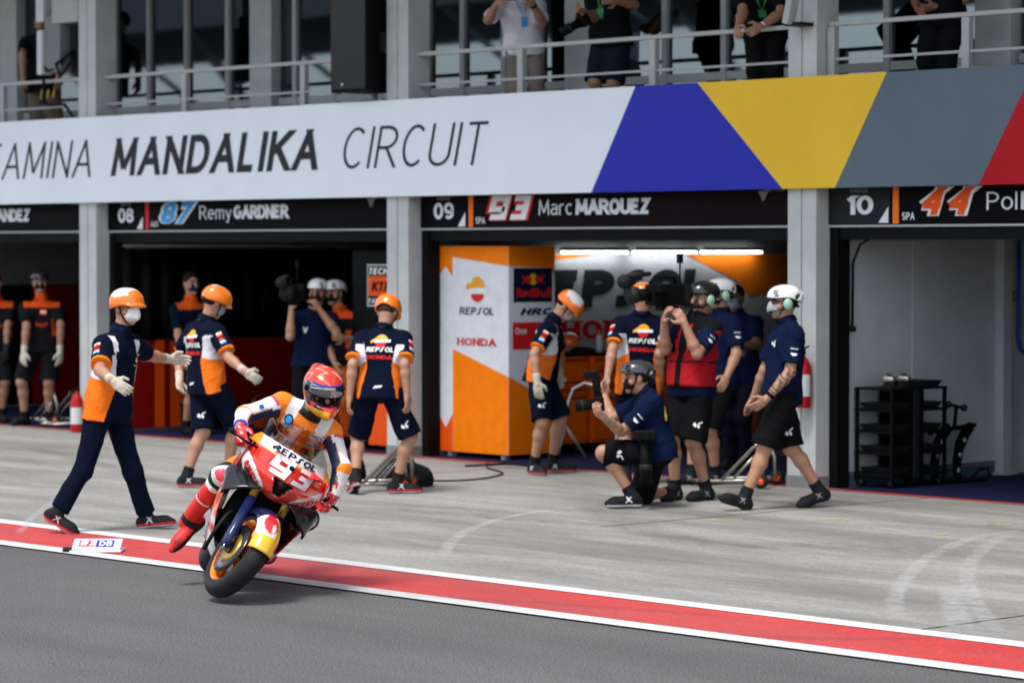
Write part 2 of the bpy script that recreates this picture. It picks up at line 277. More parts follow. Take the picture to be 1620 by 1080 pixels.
# slab joints, chalk and tyre marks lying on the apron
mk('joint',(.05,.048,.045),.8)
for x,y0,y1 in((1.62,-3.9,.1),(-3.3,-2.35,.1),(7.2,-6.9,.1),(-8.8,-6.9,.1)):
    sheet('slab_joint',x-.008,x+.008,y0,y1,-.003,'joint')
def markmat(name,c,a):
    m=bpy.data.materials.new(name); m.use_nodes=True; t=m.node_tree; b=t.nodes['Principled BSDF']; b.inputs['Base Color'].default_value=(*c,1); b.inputs['Roughness'].default_value=.8
    tc=t.nodes.new('ShaderNodeTexCoord'); n=t.nodes.new('ShaderNodeTexNoise'); n.inputs['Scale'].default_value=7; n.inputs['Detail'].default_value=7; n.inputs['Roughness'].default_value=.75
    r=t.nodes.new('ShaderNodeMapRange'); r.inputs[1].default_value=.35; r.inputs[2].default_value=.75; r.inputs[4].default_value=a
    at=t.nodes.new('ShaderNodeAttribute'); at.attribute_name='Col'; mu=t.nodes.new('ShaderNodeMath'); mu.operation='MULTIPLY'
    t.links.new(tc.outputs['Object'],n.inputs['Vector']); t.links.new(n.outputs[0],r.inputs[0]); t.links.new(r.outputs[0],mu.inputs[0]); t.links.new(at.outputs['Fac'],mu.inputs[1]); t.links.new(mu.outputs[0],b.inputs['Alpha']); MATS[name]=m
markmat('scuff_light',(.62,.61,.60),.75); markmat('scuff_dark',(.05,.05,.05),.28)
def smooth(pts,n=10):
    P=[Vector((*p,0)) for p in pts]; P=[P[0]*2-P[1]]+P+[P[-1]*2-P[-2]]; o=[]
    for i in range(1,len(P)-2):
        for k in range(n):
            t=k/n; a,b,c,d=P[i-1:i+3]; o.append(.5*((2*b)+(c-a)*t+(2*a-5*b+4*c-d)*t*t+(3*b-a-3*c+d)*t**3))
    o.append(P[-2]); return [(q.x,q.y) for q in o]
def mark(name,pts,w,z,m):
    p=smooth(pts); n=len(p); v=[];c=[];f=[]
    for i,q in enumerate(p):
        a=Vector(p[max(i-1,0)]); b=Vector(p[min(i+1,n-1)]); d=(b-a).normalized(); nn=Vector((-d.y,d.x)); k=math.sin(math.pi*i/(n-1))**.35
        for s,al in((-1,0),(-.5,1),(.5,1),(1,0)): v.append((q[0]+nn.x*s*w/2,q[1]+nn.y*s*w/2,z)); c.append((al*k,)*3)
    for i in range(n-1):
        for j in range(3): a=i*4+j; f.append((a,a+1,a+5,a+4))
    o=MB().add(v,f).build(name,m,cols=c); return struct(o)
TM=[([(4.0,-1.8),(4.11,-2.55),(4.75,-3.83),(5.53,-5.02),(6.26,-6.0),(6.87,-6.68)],0.14,0),([(4.06,-2.03),(4.48,-2.83),(5.2,-3.95),(5.91,-4.87),(6.8,-5.88),(7.6,-6.72)],0.14,0),([(5.79,-4.89),(6.7,-5.98),(7.37,-6.76)],0.2,0),([(2.5,-6.27),(1.71,-5.49),(0.93,-4.51),(0.44,-3.6),(0.28,-2.74)],0.12,0),([(3.75,-5.52),(4.36,-6.54),(3.37,-5.33),(2.61,-4.17)],0.1,0),([(-0.82,-7.52),(-1.84,-6.73),(-3.19,-5.58)],0.08,0),([(5.31,-7.48),(5.27,-6.58),(5.67,-5.39)],0.1,0),([(-1.75,-1.0),(1.72,-3.66),(3.67,-4.37),(4.83,-4.06)],0.5,1),([(3.27,-4.27),(3.88,-3.61),(5.02,-3.55)],0.6,1),([(-1.02,-4.14),(0.33,-3.97),(1.9,-3.85)],0.35,1),([(-9.69,-1.75),(-4.29,-3.74),(0.92,-6.0)],0.25,1)]
TM=[q for i,q in enumerate(TM) if i not in (4,6)]
TM+=[([(4.2,-7.9),(5.2,-7.5),(6.4,-7.2)],.14,1),([(6.6,-7.95),(7.3,-7.4),(7.6,-6.8)],.16,1),([(-.6,-7.9),(.4,-7.55),(1.3,-7.1)],.12,1)]
for i,(pts,w,kind) in enumerate(TM): mark('tyre_mark',pts,w,-.0035+.0004*i if pts[0][1]>-6.9 else .0005+.0002*i,'scuff_light' if kind==0 else 'scuff_dark')
mk('chalk_yellow',(.72,.62,.05),.8)
for i,(x,y,l,a) in enumerate([(2.43,-2.11,0.25,0.82),(2.51,-2.1,0.05,0.82),(3.58,-1.57,0.2,0.93),(3.55,-1.61,0.12,0.6),(3.77,-2.49,0.12,1.28),(1.91,-2.82,0.25,0.82),(-1.91,-1.17,0.2,0.82)]):
    d=Vector((math.cos(a),math.sin(a),0)); n=Vector((-d.y,d.x,0))*.012; p=Vector((x,y,.0005))
    struct(MB().add([p-d*l/2-n,p+d*l/2-n,p+d*l/2+n,p-d*l/2+n],[(0,1,2,3)]).build('chalk_mark','chalk_yellow'))
# ---------------------------------------------------------------- pit building
PITCH=5.475
bld=empty('pit_building',(-2.5,0,0),0,'long two storey pit building with white pillars, open garages and glazed balcony','building')
def bp(name,mb_or_box,m,bevel=0,parent=None):
    if isinstance(mb_or_box,tuple):
        a,b=mb_or_box; mb=MB().box(a,b)
    else: mb=mb_or_box
    mb.v=[(x+2.5,y,z) for x,y,z in mb.v] ; return mb.build(name,m,parent or bld,bevel=bevel)
colx=[PITCH*i for i in range(-5,4)]
for x in colx:     # pillar: two shafts with a groove, then the black door jamb
    p=bp('pillar',((x,0,-.006),(x+.155,.3,6.3)),'column_paint',.004); bp('pillar',((x+.165,.004,-.006),(x+.33,.296,6.3)),'column_paint',.004); 
    bp('door_jamb',((x+.334,.18,-.006),(x+.43,.34,2.32)),'black'); bp('door_jamb',((x-.08,.18,-.006),(x-.003,.34,2.32)),'black')
    bp('skirting',((x-.006,-.006,-.006),(x+.336,.17,.10)),'grey')
bp('door_head',((-27,.2,2.06+.12),(18,.34,2.30)),'black'); bp('door_track',((-27,.17,2.292),(18,.2,2.31)),'steel_white')
bp('beam',((-27.4,.301,2.305),(18,.6,3.2)),'ceiling')
bp('balcony_slab',((-27.4,-.02,3.0),(18,6.0,3.2)),'column_paint')
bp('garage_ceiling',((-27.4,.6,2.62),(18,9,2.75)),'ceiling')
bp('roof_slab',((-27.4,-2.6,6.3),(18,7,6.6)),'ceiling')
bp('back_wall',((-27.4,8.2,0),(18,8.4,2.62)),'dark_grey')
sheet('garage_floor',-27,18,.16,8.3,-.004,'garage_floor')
# walls between the garages
for i,x in enumerate(colx):
    m='wall_white' if abs(x)<.1 else 'wall_grey'
    bp('partition_wall',((x+.02,.301,0),(x+.40,8.19,2.61)),m)
# upper glazing
gl_y=1.5
wcol=[-9.33-5.2,-9.33,-4.1,1.18,6.4]
for x in wcol: bp('window_pillar',((x-.2,gl_y-.12,3.2),(x+.2,gl_y+.2,6.3)),'column_paint',.004)
mull=[-13.6,-12.3,-11.6,-10.85,-10.05,-8.8,-8.1,-7.3,-6.5,-5.95,-5.3,-4.75,-2.95,-2.15,-1.45,-.85,-.1,.55,2.1,2.9,3.7,4.6]
for x in mull: bp('mullion',((x-.035,gl_y-.05,3.2),(x+.035,gl_y+.05,6.3)),'steel_white')
edges=sorted(mull+[w-.2 for w in wcol]+[w+.2 for w in wcol])
# covered grandstand across the track, mirrored in the balcony glass
gs=empty('grandstand',(-40,-48,0),0,'covered grandstand standing across the track behind the photographer','grandstand')
box('roof',(-90,-16,11.0),(90,3,11.6),'dark_grey',gs); box('fascia',(-90,2.9,10.4),(90,3.2,11.9),'grey',gs)
for i in range(12): box('tier',(-90,-1.2*i-1.2,0),(90,-1.2*i,.45+.36*i),'grey',gs)
for i in range(19): MB().tube([(-90+10*i,-13,0),(-90+10*i,-2,10.9)],.22,8).build('strut','steel_white',gs); MB().tube([(-90+10*i,-9,4.0),(-90+10*i,2.6,10.8)],.12,8).build('brace','steel_white',gs)
for a,b in zip(edges,edges[1:]):
    if b-a<.3 or any(abs((a+b)/2-w)<.2 for w in wcol): continue
    bp('transom',((a+.04,gl_y-.045,3.74),(b-.04,gl_y+.045,3.82)),'steel_white'); bp('transom',((a+.04,gl_y-.045,5.7),(b-.04,gl_y+.045,5.78)),'steel_white'); bp('sill',((a+.04,gl_y-.045,3.2),(b-.04,gl_y+.045,3.26)),'dark_grey')
    bp('pane',((a+.036,gl_y-.006,3.26),(b-.036,gl_y+.006,3.74)),'window_glass'); bp('pane',((a+.036,gl_y-.006,3.82),(b-.036,gl_y+.006,5.7)),'window_glass'); bp('pane',((a+.036,gl_y-.006,5.78),(b-.036,gl_y+.006,6.3)),'window_glass')
bp('room_wall',((-27.4,5.6,3.2),(18,5.8,6.3)),'dark_grey')
for x in (-12.2,-9.6,-6.2,-3.5,.6): bp('room_curtain',((x-.25,2.2,3.2),(x+.25,2.4,6.2)),'dark_grey')
# balcony railings, one per bay
def railing(x0,x1,posts,label,y=.15):
    e=empty('balcony_railing',((x0+x1)/2,y,3.2),0,label,'railing','railings along the balcony'); cx=(x0+x1)/2
    MB().box((x0-cx,-.02,.85),(x1-cx,.03,.89)).build('top_rail','steel_white',e,bevel=.006)
    MB().box((x0-cx,-.01,.55),(x1-cx,.01,.572)).build('middle_rail','steel_white',e); 
    for p in posts: MB().box((p-.04-cx,-.028,0),(p+.04-cx,.036,.848)).build('post','steel_white',e,bevel=.004)
railing(-16.2,-11.0,(-15.8,-14.2,-12.75,-11.1),'balcony railing at the far left, behind the antenna equipment')
railing(-10.75,-5.5,(-10.71,-9.10,-6.64+.9*0,-7.8),'balcony railing between the antenna pillar and the black loudspeaker') if 0 else railing(-10.75,-5.5,(-10.71,-9.10,-7.0),'balcony railing between the antenna pillar and the black loudspeaker')
railing(-5.24,-.05,(-5.2,-3.62,-1.81),'balcony railing in front of the photographers above the garage of number 93')
railing(.36,5.4,(.39,1.88,3.4),'balcony railing at the right above the yellow and grey banner panels')
# ---------------------------------------------------------------- banner
ban=empty('banner',(-5,-.06,2.63),0,'long white circuit banner with dark lettering and coloured panels along the balcony edge','banner')
def bpanel(name,poly,m): return MB().prism([(x+5,z-2.63) for x,z in poly],(0,0,0),(1,0,0),(0,0,1),(0,.05,0)).build(name,m,ban,bevel=0)
B0,B1=2.632,3.608
_k=.985
bpanel('white_panel',[(-30,B0),(-2.43,B0),(-1.845,B1),(-30,B1)],'ban_white')
bpanel('blue_panel',[(-2.43,B0),(-.01,B0),(-1.05,B1),(-1.845,B1)],'ban_blue')
bpanel('yellow_panel',[(-.01,B0),(.602,B0),(1.181,B1),(-1.05,B1)],'ban_yellow')
bpanel('grey_panel',[(.602,B0),(2.173,B0),(2.76,B1),(1.181,B1)],'ban_grey')
bpanel('red_panel',[(2.173,B0),(7,B0),(7,B1),(2.76,B1)],'ban_red')
U,Z=(1,0,0),(0,0,1)
def bt(s,x0,x1,wt,ws=1): 
    text(s,(x0+5,-.004,2.925-2.63),U,Z,.425,'inkdark',ban,width=x1-x0,weight=wt,ws=ws,shear=.22,gap=.17)
bt('PERTAMINA',-14.0,-10.66,.075); bt('MANDALIKA',-10.19,-6.58,.185,1.05); bt('CIRCUIT',-6.12,-3.97,.075,1.05)
box('backing',(-24+5,.052,.02),(7+5,.085,.96),'grey',ban)
# ---------------------------------------------------------------- garage sign boards
def sign(i,num,label):
    x0=colx[i]+.335; x1=colx[i+1]-.004; y=.165
    e=empty('garage_sign',((x0+x1)/2,y,2.315),0,label,'sign','boards above the garage doors'); cx=(x0+x1)/2
    box('board',(x0-cx,0,0),(x1-cx,.03,.42),'sign_black' if num!='09' else 'sign_purple',e)
    return e,x0-cx,x1-cx
def board(i,num,country,race,first,last,bar,racecol,outline,label,fw,lw):
    e,a,b=sign(i,num,label); y=-.003
    box('number_plate',(a+.02,-.004,.006),(a+.70,0,.414),'sign_black' if num!='10' else 'dark_grey',e)
    flat('trim',[(0,0),(.11,0),(.11,.14)],(a+.575,-.0045,.012),U,Z,'panel_white',e)
    text(num,(a+.36,-.007,.085),U,Z,.165,'panel_white',e,align='c',weight=.2,width=.26,gap=.1)
    text('GARAGE',(a+.36,-.007,.275),U,Z,.04,'grey',e,align='c',weight=.18)
    box('colour_bar',(a+.735,-.006,.004),(a+.80,-.001,.416),bar,e)
    text(country,(a+.84,y,.035),U,Z,.065,'panel_white',e,weight=.17,width=.13)
    for k,(m,wt,dy) in enumerate(((outline,.36,0),(racecol,.23,-.0012))):
        text(race,(a+1.03+.012*k,y-.001+dy,.066+.006*k),U,Z,.25-.012*k,m,e,weight=wt,shear=.25,gap=.2-wt*.75+.1,width=.50-.02*k)
    text(first,(a+1.76,y,.113),U,Z,.15,'panel_white',e,weight=.10,width=fw,gap=.13)
    text(last,(a+1.83+fw,y,.113),U,Z,.15,'panel_white',e,weight=.24,width=lw,gap=.04,ws=.95)
    text('MOTOGP',(b-.42,y,.30),U,Z,.05,'grey',e,weight=.2,shear=.3); flat('logo',[(0,.05),(.1,.05),(.13,.1),(.16,.1),(.1,0),(.06,-.05)],(b-.5,y,.26),U,Z,'grey',e)
board(4,'09','SPA','pq','Marc','MARQUEZ','orange','white','red','garage sign numbered 09 and 93 above the orange garage',.46,.96)
board(3,'08','AUS','87','Remy','GARDNER','red','sky_blue','white','garage sign numbered 08 with blue 87 above the dark garage',.56,.92)
board(5,'10','SPA','44','Pol','ESPARGARO','orange','ktm_orange','white','garage sign numbered 10 with orange 44 at the right edge',.30,1.2)
e,a,b=sign(2,'07','dark garage sign ending in EZ at the left edge'); text('FERNANDEZ',(b-1.28,-.003,.113),U,Z,.15,'panel_white',e,weight=.24,width=1.2,align='r',gap=.04); text('MOTOGP',(b-.42,-.003,.30),U,Z,.05,'grey',e,weight=.2,shear=.3)
# ---------------------------------------------------------------- red threshold lines and carpets
for i,(x,c) in enumerate(((colx[5],'carpet'),(colx[4],'carpet'),(colx[3],'carpet'),(colx[2],'carpet'))):
    sheet('threshold_line',x+.34,x+PITCH,.0,.1,-.002,'red_paint'); sheet('carpet',x+.5,x+PITCH,.13,2.9,-.001,c)
# ---------------------------------------------------------------- figures: smooth bodies grown from joints
class Field:
    def __init__(s,lo,hi,h):
        s.h=h; s.lo=np.array(lo,float)-3*h; n=np.ceil((np.array(hi,float)+3*h-s.lo)/h).astype(int)+1; s.n=n; s.a=np.full(n,1.,np.float32)
    def sub(s,lo,hi):
        i0=np.clip(np.floor((np.array(lo)-s.lo)/s.h).astype(int),0,s.n-1); i1=np.clip(np.ceil((np.array(hi)-s.lo)/s.h).astype(int)+1,1,s.n)
        sl=tuple(slice(a,b) for a,b in zip(i0,i1)); g=[(s.lo[k]+s.h*np.arange(i0[k],i1[k])).astype(np.float32) for k in range(3)]
        return sl,g[0][:,None,None],g[1][None,:,None],g[2][None,None,:]
    def put(s,fn,lo,hi,k=.0,op='u'):
        m=k+.02; sl,X,Y,Z=s.sub(np.array(lo)-m,np.array(hi)+m); d=fn(X,Y,Z); a=s.a[sl]
        if op=='u':
            if k>0: h=np.clip(k-np.abs(a-d),0,None)/k; s.a[sl]=np.minimum(a,d)-h*h*k*.25
            else: s.a[sl]=np.minimum(a,d)
        else:
            d=-d
            if k>0: h=np.clip(k-np.abs(a-d),0,None)/k; s.a[sl]=np.maximum(a,d)+h*h*k*.25
            else: s.a[sl]=np.maximum(a,d)
    def cone(s,a,b,ra,rb,k=.02,op='u',flat=False,e=0):
        a=np.array(a,float); b=np.array(b,float); r=max(ra,rb); v=b-a; L2=max(float(v@v),1e-9); L=math.sqrt(L2)
        def fn(X,Y,Z):
            px,py,pz=X-a[0],Y-a[1],Z-a[2]; t=(px*v[0]+py*v[1]+pz*v[2])/L2; tc=np.clip(t,0,1)
            d=np.sqrt((px-v[0]*tc)**2+(py-v[1]*tc)**2+(pz-v[2]*tc)**2)-(ra+(rb-ra)*tc)
            if flat: d=np.maximum(d,(t-1)*L-e)
            return d
        s.put(fn,np.minimum(a,b)-r,np.maximum(a,b)+r,k,op)
    def ell(s,c,ax,r,k=.02,op='u',cut=None,ex=2):
        c=np.array(c,float); ax=[np.array(q,float) for q in ax]; m=max(r); mr=min(r)
        def fn(X,Y,Z):
            p=[(X-c[0])*q[0]+(Y-c[1])*q[1]+(Z-c[2])*q[2] for q in ax]
            if ex==2: n=np.sqrt(sum((pi/ri)**2 for pi,ri in zip(p,r)))
            else: n=sum(np.abs(pi/ri)**ex for pi,ri in zip(p,r))**(1/ex)
            d=(n-1)*mr
            if cut is not None: d=np.maximum(d,cut(*p))
            return d
        s.put(fn,c-m,c+m,k,op)
    def mesh(s,noise=None):
        a=s.a
        if noise is not None:
            g=[(s.lo[k]+s.h*np.arange(s.n[k])).astype(np.float32) for k in range(3)]; near=np.abs(a)<.03
            i=np.nonzero(near); a=a.copy(); a[i]+=noise(g[0][i[0]],g[1][i[1]],g[2][i[2]])
        S=(a<0); c=np.zeros(tuple(s.n-1),np.int8); sh=[(i,j,k) for i in(0,1) for j in(0,1) for k in(0,1)]; n=s.n-1
        for i,j,k in sh: c+=S[i:i+n[0],j:j+n[1],k:k+n[2]]
        act=(c>0)&(c<8); idx=np.full(c.shape,-1,np.int32); ijk=np.argwhere(act); N=len(ijk); idx[act]=np.arange(N)
        acc=np.zeros((N,3)); cnt=np.zeros(N); I,J,K=ijk.T
        for o in sh:
            for ax in range(3):
                if o[ax]: continue
                q=list(o); q[ax]=1
                v0=a[I+o[0],J+o[1],K+o[2]].astype(float); v1=a[I+q[0],J+q[1],K+q[2]].astype(float); mk_=(v0<0)!=(v1<0)
                t=np.where(mk_,v0/np.where(mk_,v0-v1,1),0); p=np.tile(np.array(o,float),(N,1)); p[:,ax]+=t; acc[mk_]+=p[mk_]; cnt[mk_]+=1
        V=(ijk+acc/cnt[:,None])*s.h+s.lo; F=[]
        for ax in range(3):
            b,d=[(1,2),(2,0),(0,1)][ax]; s0=[slice(None)]*3; s1=[slice(None)]*3; s0[ax]=slice(0,-1); s1[ax]=slice(1,None)
            A=S[tuple(s0)]; Bq=S[tuple(s1)]; e=np.argwhere(A!=Bq)
            e=e[(e[:,b]>0)&(e[:,d]>0)&(e[:,b]<s.n[b]-1)&(e[:,d]<s.n[d]-1)]
            if not len(e): continue
            def cell(db,dd): q=e.copy(); q[:,b]+=db; q[:,d]+=dd; return idx[q[:,0],q[:,1],q[:,2]]
            q=np.stack([cell(-1,-1),cell(0,-1),cell(0,0),cell(-1,0)],1); fl=~A[e[:,0],e[:,1],e[:,2]]; q[fl]=q[fl][:,::-1]; F.append(q)
        return V,np.concatenate(F)
def mkmesh(name,V,F,m,parent,cols=None,smooth=True):
    me=bpy.data.meshes.new(name); F=np.asarray(F,np.int32); me.vertices.add(len(V)); me.vertices.foreach_set('co',np.asarray(V,np.float32).ravel())
    me.loops.add(F.size); me.loops.foreach_set('vertex_index',F.ravel()); me.polygons.add(len(F)); me.polygons.foreach_set('loop_start',np.arange(0,F.size,4,dtype=np.int32))
    me.update(calc_edges=True); me.validate()
    me.polygons.foreach_set('use_smooth',np.ones(len(me.polygons),bool))
    if cols is not None: setcol(me,cols)
    o=bpy.data.objects.new(name,me); me.materials.append(MATS[m]); return link(o,parent)
def wrinkle(seed,amp,fr=1.):
    """cloth folds: long soft undulations with sharper creases running across them"""
    r=np.random.RandomState(seed); q=r.uniform(0,6.28,12); d=r.normal(size=(4,3)); d/=np.linalg.norm(d,axis=1)[:,None]
    def fn(x,y,z):
        x=x*fr;y=y*fr;z=z*fr
        w=np.sin(13*z+8*x+q[0]+1.9*np.sin(11*y-6*z+q[1]))
        c=0
        for i,(f,a) in enumerate(((17,.9),(24,.7),(33,.5),(46,.3))):
            ph=f*(d[i,0]*x+d[i,1]*y+(d[i,2]*.6+.5)*z)+q[2+i]+2.2*np.sin(f*.45*(d[i,1]*x-d[i,0]*y+.4*z)+q[6+i]); k=np.abs(np.sin(ph*.5)); c=c+a*(np.exp(-(k/.35)**2)-.35)
        return (amp*(.45*w-.6*c)).astype(np.float32)
    return fn
nz=lambda v:np.asarray(v,float)/max(np.linalg.norm(v),1e-9)
class Torso:
    def __init__(s,J):
        s.p=np.array(J['pelvis']); s.u=np.array(J['neck'])-s.p; s.L=np.linalg.norm(s.u); s.u/=s.L
        r0=nz(np.array(J['R','hip'])-J['L','hip']); r1=nz(np.array(J['R','shoulder'])-J['L','shoulder']); s.r0=nz(r0-s.u*(r0@s.u)); s.r1=nz(r1-s.u*(r1@s.u)); s.f1=np.cross(s.u,s.r1)
        s.rm=nz(s.r0+s.r1); s.fm=np.cross(s.u,s.rm)
        if s.fm@np.array(J['front'])<0: s.fm=-s.fm
    def loc(s,X,Y,Z):
        a,b,c=X-s.p[0],Y-s.p[1],Z-s.p[2]; t=(a*s.u[0]+b*s.u[1]+c*s.u[2])/s.L; w=np.clip(t,0,1)
        x=(a*s.r0[0]+b*s.r0[1]+c*s.r0[2])*(1-w)+(a*s.r1[0]+b*s.r1[1]+c*s.r1[2])*w; g=np.cross(s.u,s.r0); h=np.cross(s.u,s.r1)
        if g@s.fm<0: g=-g
        if h@s.fm<0: h=-h
        y=(a*g[0]+b*g[1]+c*g[2])*(1-w)+(a*h[0]+b*h[1]+c*h[2])*w
        return t,x,y
    def put(s,F,st,k=.03,k_=1.,t0=None,t1=None):
        T=[q[0] for q in st]; A=[q[1]*k_ for q in st]; B=[q[2]*k_ for q in st]; O=[(q[3] if len(q)>3 else 0)*k_ for q in st]
        def fn(X,Y,Z):
            t,x,y=s.loc(X,Y,Z); a=np.interp(t,T,A).astype(np.float32); b=np.interp(t,T,B).astype(np.float32); o=np.interp(t,T,O).astype(np.float32)
            n=(np.abs(x/a)**2.3+np.abs((y-o)/b)**2.3)**(1/2.3); d=(n-1)*np.minimum(a,b)
            d=np.maximum(d,(T[0]-t)*s.L); d=np.maximum(d,(t-T[-1])*s.L); return d.astype(np.float32)
        e=s.p+s.u*s.L*T[0]; g=s.p+s.u*s.L*T[-1]; m=max(max(A),max(B))+.02
        F.put(fn,np.minimum(e,g)-m,np.maximum(e,g)+m,k)
def seg(P,a,b):
    a=np.array(a,float); v=np.array(b,float)-a; t=(P-a)@v/(v@v); tc=np.clip(t,0,1); return t,np.linalg.norm(P-a-tc[:,None]*v,axis=1)
def foot(J,sd,k):
    a=np.array(J[sd,'ankle']); f=nz(J[sd,'foot']); sh=nz(a-np.array(J[sd,'knee'])); u=nz(np.array((0,0,1.))-f*f[2]) if abs(f[2])<.85 else nz(-sh-f*(f@-sh)); r=np.cross(f,u); return a,f,u,r
def make_hand(J,sd,k,fw,curl=.5,infl=0,cuff=0,h=.0045,palm=None):
    w=np.array(J[sd,'wrist']); d=nz(np.array(J[sd,'hand'])-w); el=np.array(J[sd,'elbow'])
    c=np.array(J['pelvis']); n=palm if palm is not None else (c+np.array((0,0,.2)))-w; n=nz(n-d*(n@d)); t=np.cross(n,d)
    if t@fw<0: t=-t
    P=[w+d*.2*k,w-nz(w-el)*(.1+cuff),w+n*.09,w-n*.06,w+t*.08,w-t*.08]; F=Field(np.min(P,0)-.03,np.max(P,0)+.03,h)
    F.cone(w-nz(w-el)*(.03+cuff),w+d*.02,.030*k+infl+(.006 if cuff else 0),.029*k+infl,.01)
    F.ell(w+d*.055*k,(t,n,d),(.043*k+infl,.019*k+infl,.052*k+infl),.012)
    for i,(o,l) in enumerate(((.032,.070),(.0105,.078),(-.0115,.073),(-.031,.058))):
        a=w+d*.092*k+t*o*k; r=.0098*k+infl*.8; c1=curl*(.45+.08*i); q=a
        for ls,ang,rr in((.45,c1,r),(.32,c1*2.1,r*.93),(.23,c1*3.0,r*.85)):
            e=q+(d*math.cos(ang)+n*math.sin(ang)+t*o*1.2)*l*ls*k; F.cone(q,e,rr,rr*.95,.004); q=e
    a=w+d*.03*k+t*.032*k; b=a+(d*.55+t*.75+n*.25)*.042*k; c=b+(d*.9+t*.2+n*.35)*.036*k
    F.cone(a,b,.0135*k+infl,.0115*k+infl,.012); F.cone(b,c,.011*k+infl*.8,.009*k+infl*.8,.004)
    return F.mesh()
SKIN=(.40,.205,.125); HAIRD=(.018,.012,.009)
def head_frame(J):
    f=nz(J['look']); u=nz(np.array(J['head'])-np.array(J['neck']))*.3+np.array((0,0,1.)); u=nz(u-f*(u@f)); r=np.cross(f,u); return np.array(J['head']),f,u,r
def person(J,k,root,S):
    """S: dict of what the person wears; builds body, garments, shoes, gloves and head wear as children of root"""
    h=S.get('h',.0085); T=Torso(J); A={q:np.array(v) for q,v in J.items()}; fw=np.array(J['front']); pts=np.array([A[q] for q in A if q not in('look','front',('R','foot'),('L','foot'))]); lo=pts.min(0)-.16; hi=pts.max(0)+.18
    skin=np.array(S.get('skin',SKIN)); c,f,u,r=head_frame(J); seed=S.get('seed',1)
    out={}
    # --- body
    F=Field(lo,hi,h)
    T.put(F,[(-.18,.13,.09),(0,.158,.108),(.3,.14,.098),(.55,.142,.1),(.78,.162,.108),(.92,.14,.085),(1.0,.075,.062),(1.1,.055,.055)],k_=k)
    for s in 'RL':
        F.cone(A[s,'shoulder'],A[s,'elbow'],.052*k,.043*k,.035); m=A[s,'elbow']+(A[s,'wrist']-A[s,'elbow'])*.3; F.cone(A[s,'elbow'],m,.042*k,.044*k,.02); F.cone(m,A[s,'wrist'],.044*k,.029*k,.02)
        F.cone(A[s,'hip'],A[s,'knee'],.085*k,.060*k,.03); m=A[s,'knee']+(A[s,'ankle']-A[s,'knee'])*.32; bk=nz(np.cross(np.cross(A[s,'ankle']-A[s,'knee'],np.array(J[s,'foot'])),A[s,'ankle']-A[s,'knee']))
        F.cone(A[s,'knee'],m-bk*.012*k,.057*k,.058*k,.03); F.cone(m-bk*.012*k,A[s,'ankle'],.056*k,.036*k,.03); F.ell(A[s,'knee']+bk*.012,(f,u,r),(.05*k,.055*k,.05*k),.03)
        a,ff,fu,fr=foot(J,s,k); F.cone(a-fu*.03,a+ff*.12*k-fu*.055*k,.036*k,.026*k,.02)
    # neck and head
    F.cone(A['neck']-T.u*.02,c-u*.05-f*.01,.060*k,.056*k,.03)
    kk=k*1.04
    F.ell(c+u*.022*kk-f*.012*kk,(r,f,u),(.075*kk,.096*kk,.1*kk),.03); F.ell(c-u*.055*kk+f*.022*kk,(r,f,u),(.056*kk,.07*kk,.064*kk),.03)
    F.ell(c-u*.1*kk+f*.07*kk,(r,f,u),(.022*kk,.018*kk,.018*kk),.02); F.cone(c+f*.088*kk+u*.018*kk,c+f*.104*kk-u*.028*kk,.010*kk,.015*kk,.012)
    F.ell(c+f*.076*kk+u*.03*kk,(r,f,u),(.05*kk,.016*kk,.012*kk),.012)
    for s in(-1,1):
        F.ell(c+f*.092*kk+r*s*.034*kk+u*.008*kk,(r,f,u),(.017*kk,.014*kk,.011*kk),.01,'c'); F.ell(c+r*s*.077*kk-f*.008*kk-u*.008*kk,(r,f,u),(.010*kk,.02*kk,.032*kk),.01)
        F.ell(c+f*.055*kk+r*s*.048*kk-u*.03*kk,(r,f,u),(.024*kk,.022*kk,.022*kk),.02)
    F.ell(c+f*.087*kk-u*.064*kk,(r,f,u),(.024*kk,.012*kk,.011*kk),.008)
    V,Q=F.mesh(); 
    for s in 'RL':
        if not S.get('gloves'): v2,q2=make_hand(J,s,k,fw,S.get('curl',.55)); Q=np.concatenate([Q,q2+len(V)]); V=np.concatenate([V,v2])
    C=np.tile(skin,(len(V),1)); p=V-c; x,y,z=p@r,p@f,p@u; hd=(z>-.16)&(y>.03)&(np.linalg.norm(p,axis=1)<.2)
    bro=hd&(np.abs(np.abs(x)-.034)<.021)&(np.abs(z-.033)<.008); C[bro]=(.03,.018,.012)
    ey=hd&(np.abs(np.abs(x)-.034)<.016)&(np.abs(z-.008)<.009); C[ey]=(.09,.06,.05)
    C[hd&(np.abs(x)<.024)&(np.abs(z+.064)<.009)]=skin*(.8,.5,.5)
    if S.get('beard'): C[hd&(z<-.03)&(np.abs(x)<.075)&~((np.abs(x)<.024)&(np.abs(z+.064)<.009))]=skin*.35
    if S.get('tattoo'):
        t1,d1=seg(V,A[S['tattoo'],'elbow'],A[S['tattoo'],'wrist']); n=np.sin(V@np.array((90,70,50.))+2*np.sin(V@np.array((30,-60,80.)))); C[(d1<.075)&(t1>-.1)&(t1<.8)&(n>.15)]=skin*.28
    t1=np.zeros(len(V))
    bm='skin'
    if S.get('suit'):
        pass
    out['body']=mkmesh('body',V,Q,bm,root,C)
